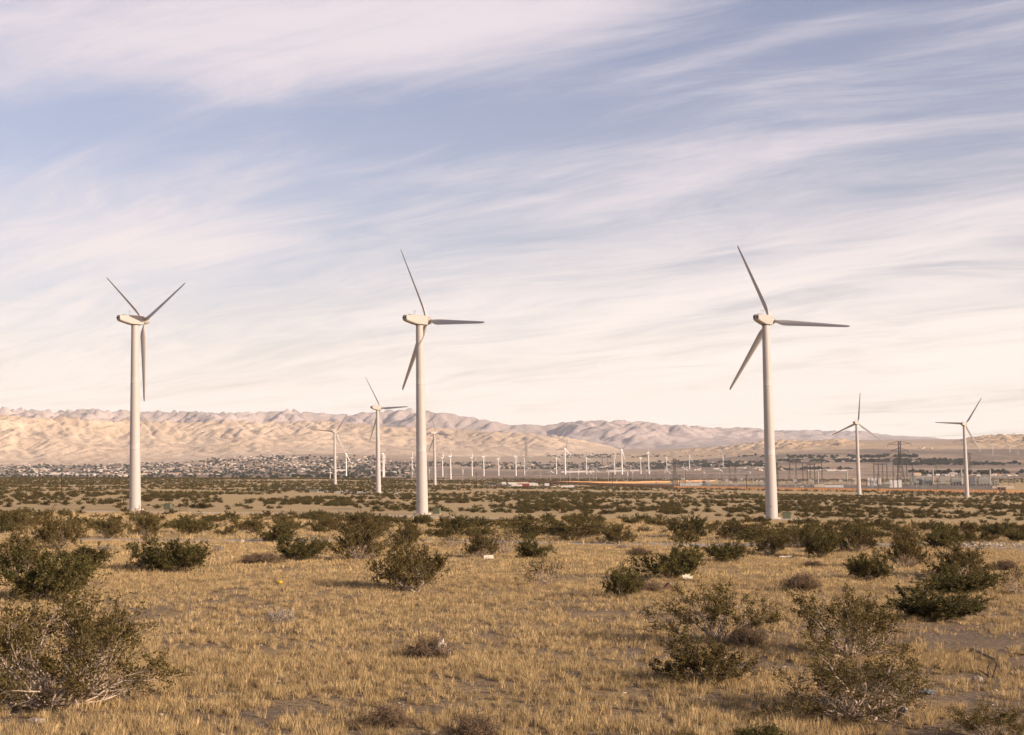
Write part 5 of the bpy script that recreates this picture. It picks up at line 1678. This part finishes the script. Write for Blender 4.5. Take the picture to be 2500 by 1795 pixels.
# rubble along the gravel road at right
Q = [hit(q_ * K, w_ * K) for q_, w_ in ((2030, 1203), (2130, 1203), (2280, 1208))]
m = 900
u = rng2.uniform(0, 1, m)
qx = np.interp(u, [0, .5, 1], [q_.x for q_ in Q]); qy = np.interp(u, [0, .5, 1], [q_.y for q_ in Q]) + rng2.normal(0, 3.0, m)
x, y, s = np.concatenate([x, qx]), np.concatenate([y, qy]), np.concatenate([s, rng2.uniform(.05, .22, m)])
n = len(x)
instancer("pebbles", "scattered pale pebbles and road rubble", sources("pebble_source", PEB), np.stack([x, y, zg(x, y) + s * .15], 1),
          np.stack([rng2.normal(0, .3, n), rng2.normal(0, .3, n), rng2.uniform(0, 6.28, n)], 1), np.stack([s * 1.2, s, s * .8], 1), rng2.integers(0, 3, n))

# ------------------------------------------------------------------ litter, stones and dead wood in the grass
M_PAPER = mat("dirty_white_paper", (0.62, 0.54, 0.45), 0.8, 0.12, 5.0, 0.2)
M_BAG = mat("crumpled_white_bag", (0.58, 0.50, 0.43), 0.6, 0.22, 9.0, 0.3)
M_ROCK = mat("grey_boulder", (0.30, 0.25, 0.20), 0.9, 0.25, 5.0, 0.15)
M_BROWN = mat("rusty_brown_plate", (0.10, 0.055, 0.035), 0.8, 0.2, 4.0, 0.2)
M_PIPE = mat("black_plastic", (0.015, 0.014, 0.014), 0.6, 0.1)
M_BLUEP = mat("blue_grey_plastic", (0.13, 0.145, 0.165), 0.5, 0.15, 8)
def crumple(seed, sx, sy, sz, m, name, n=14, amp=.35):
    """a closed, creased, thrown-away sheet or bag"""
    r_ = np.random.default_rng(seed)
    rings = []
    for i in range(n):
        th = math.pi * (i + .5) / n
        ring = []
        for j in range(2 * n):
            ph = math.pi * j / n
            v = np.array([math.sin(th) * math.cos(ph), math.sin(th) * math.sin(ph), math.cos(th)])
            f = 1 + amp * float(pnoise(v[0] * 2.3 + seed, v[1] * 2.3 + v[2] * 1.7, seed)) + amp * .8 * abs(float(pnoise(v[0] * 5 + v[2] * 4, v[1] * 5 - v[2] * 3, seed + 4)))
            ring.append((v[0] * f * sx, v[1] * f * sy, v[2] * f * sz))
        rings.append(ring)
    return MB().loft(rings, True, False).mesh(name, m)
def sheet(seed, w, d, m, name, n=9, amp=.12, th=.012):
    """a bent piece of card with real thickness"""
    b = MB()
    def top(i, j):
        u, v = i / n - .5, j / n - .5
        return (u * w, v * d, w * (amp * float(pnoise(u * 3 + seed, v * 3, seed)) + amp * 1.6 * u * u) + .02)
    V = [top(i, j) for i in range(n + 1) for j in range(n + 1)]
    V2 = [(a, c, e - th) for a, c, e in V]
    f = []
    for i in range(n):
        for j in range(n):
            a = i * (n + 1) + j
            f.append((a, a + n + 1, a + n + 2, a + 1))
    N_ = len(V)
    b.add(V + V2, f + [tuple(q_ + N_ for q_ in g[::-1]) for g in f])
    return b.mesh(name, m)
def put(name, me, x, y, label, cat, up=0.0, rz=0.0, rx=0.0, group=None, scl=1):
    p = hit(x * K, y * K)
    return tag(link(name, me, None, p + Vector((0, 0, up)), (rx, 0, rz), scl), label, cat, group)
put("plastic_bag", crumple(3, .12, .10, .21, M_BAG, "bag", 16, .42), 974, 1465, "crumpled white plastic bag caught in the brown tumbleweed shrub", "bag", .30, .5, .75)
put("plastic_scrap", crumple(9, .05, .04, .16, M_BAG, "scrap", 8, .5), 993, 1461, "small white scrap hanging right of the crumpled bag", "litter", .12, .3, .5)
b = MB().box(-.30, .30, -.16, .16, 0, .30)
ct = thing("carton", "white carton lying at the foot of the rounded olive bush", "carton", hit(1081 * K, 1238 * K), R(12), 1.1)
link("box", MB().box(-.30, .30, -.16, .16, 0, .24).mesh("box", M_PAPER), ct)
for sx in (-1, 1):
    link("flap", MB().loft([[(sx * .30, y_, .241), (sx * .31, y_, .26), (sx * .42, y_, .33), (sx * .41, y_, .31)] for y_ in (-.15, .15)], True, False).mesh("flap", M_PAPER), ct)
put("paper_sheet", sheet(2, .55, .36, M_PAPER, "paper", amp=.12), 1521, 1284, "bent white paper at the right foot of the leafy bush", "paper", .16, .4, .75)
put("paper_sheet", sheet(5, .95, .35, M_PAPER, "paper", amp=.08), 1740, 1235, "flat white sheet lying before the bushes below the tallest turbine", "paper", .06, -.1, .25)
put("paper_sheet", sheet(8, .4, .3, M_PAPER, "paper"), 574, 1242, "small white scrap by the flat brown shrub left of the dark bush pair", "paper", .05, .2, .3)
put("yellow_can", MB().lathe([(.105, 0), (.12, .01), (.12, .36), (.105, .37), (.06, .40), (.06, .44)], 16).mesh("can", M_YEL), 613, 1295, "yellow container lying beside a black twig in the left grass", "container", .10, .0, R(90), None, .62).rotation_euler = (R(88), 0, R(70))
put("yellow_tape", sheet(11, .3, .2, M_YEL, "tape"), 750, 1222, "tiny yellow scrap at the foot of the lower dark bush of the pair", "litter", .2, .2, 1.0)
put("rusty_plate", MB().loft([[(-.38, y_, 0), (.38, y_, 0), (.30, y_, .12), (.02, y_, .42)] for y_ in (-.12, .12)], True, False).mesh("plate", M_BROWN), 1479, 1309, "brown tilted plate standing right of the small round bush", "plate", -.02, .3)
pp = hit(2150 * K, 1442 * K); pq = hit(2199 * K, 1466 * K)
tag(link("black_pipe", MB().bar(Vector((0, 0, .07)), pq - pp + Vector((0, 0, .07)), .04, 10).mesh("pipe", M_PIPE), None, pp), "black plastic pipe lying in the grass right of the large airy bush", "pipe")
put("black_bag", crumple(14, .10, .07, .07, M_PIPE, "bag", 10, .4), 1763, 1548, "small black bundle in the shade left of the woody bottom right bush", "bag", .06)
put("blue_bottle", MB().lathe([(.06, 0), (.075, .02), (.075, .22), (.03, .30), (.03, .34)], 12).mesh("bottle", M_BLUEP), 1984, 1592, "blue grey bottle under the right limbs of the woody bottom right bush", "bottle", .08, .4, 1.1, None, 1.0)
put("plastic_wrap", crumple(17, .16, .10, .045, M_BLUEP, "wrap", 10, .5), 2050, 1537, "bluish crumpled wrap right of the woody bottom right bush", "litter", .05)
for x, y, w, lab, sd in [(2165, 1509, 30, "pale triangular boulder in the grass at bottom right", 1), (1490, 1311, 3, "tiny stone beside the brown tilted plate", 2), (961, 1624, 11, "small white round stone near the bottom edge left of the brown broom shrub", 3), (990, 1514, 14, "flat pinkish stone half buried below the tumbleweed with the bag", 4),
                         (795, 1608, 30, "flat grey stone at the bottom, left of the brown dry shrub", 5), (80, 1600, 44, "flat slab in the grass at the bottom left edge", 6), (20, 1566, 40, "pale rock at the foot of the large corner bush", 7), (2248, 1494, 16, "pale stone at the right edge beside dead black twigs", 8),
                         (878, 1305, 12, "bluish stone in the shadow left of the big round central bush", 9), (462, 1199, 10, "pinkish stone inside the low dark bush below the pipe gate", 10), (536, 1200, 14, "pale stone at the edge of the gravel road, left part", 11), (357, 1206, 6, "tiny bright stone at the foot of the bush under the left tower", 12)]:
    p = hit(x * K, y * K); k = K * p.y / F_PX * w * .5
    me = crumple(sd + 40, k, k * .7, k * (.32 if 'flat' in lab else .62), M_STONE if ('pale' in lab or 'white' in lab) else M_ROCK, "stone", 8, .28)
    tag(link("stone", me, None, p + Vector((0, 0, k * .12)), (0, 0, sd)), lab, "stone", "loose stones in the grass")
def dead(seed, n, tilt=1.2, r0=.028):
    s_, _, _, _ = bush_geo(seed, stems=n, kids=1, twigs=0, leaves=0, ll=.1, lw=.1, bare=.3, tilt=tilt, r0=r0, curl=.55)
    V, Fq = tubes(s_, 4)
    return mesh_np("dead_wood", V, Fq, M_DEAD, True)
for x, y, w, h, n_, lab in [(1616, 1338, 42, 34, 5, "black dead twigs behind the sprawling forked bush"), (2195, 1500, 90, 76, 5, "tall black dead twig with a hooked tip at bottom right"), (2085, 1484, 70, 14, 9, "low mat of black dead wood right of the large airy bush"),
                            (290, 1254, 24, 16, 5, "black dead twig between the low dark bush and the wide one at left"), (610, 1290, 26, 20, 5, "black twig beside the yellow container"), (776, 1270, 24, 7, 5, "black twig lying left of the big central bush's shadow"),
                            (870, 1272, 26, 8, 4, "black twig in the grass near the big central bush"), (1278, 1461, 34, 24, 5, "small black twigs in open grass right of the bagged tumbleweed"), (2236, 1455, 60, 30, 6, "black brushwood at the right edge")]:
    p = hit(x * K, y * K); k = K * p.y / F_PX
    tag(link("dead_branch", dead(int(x), n_), None, p, (0, 0, x), (w * k * .5, w * k * .5, h * k)), lab, "dead wood", "black dead wood")
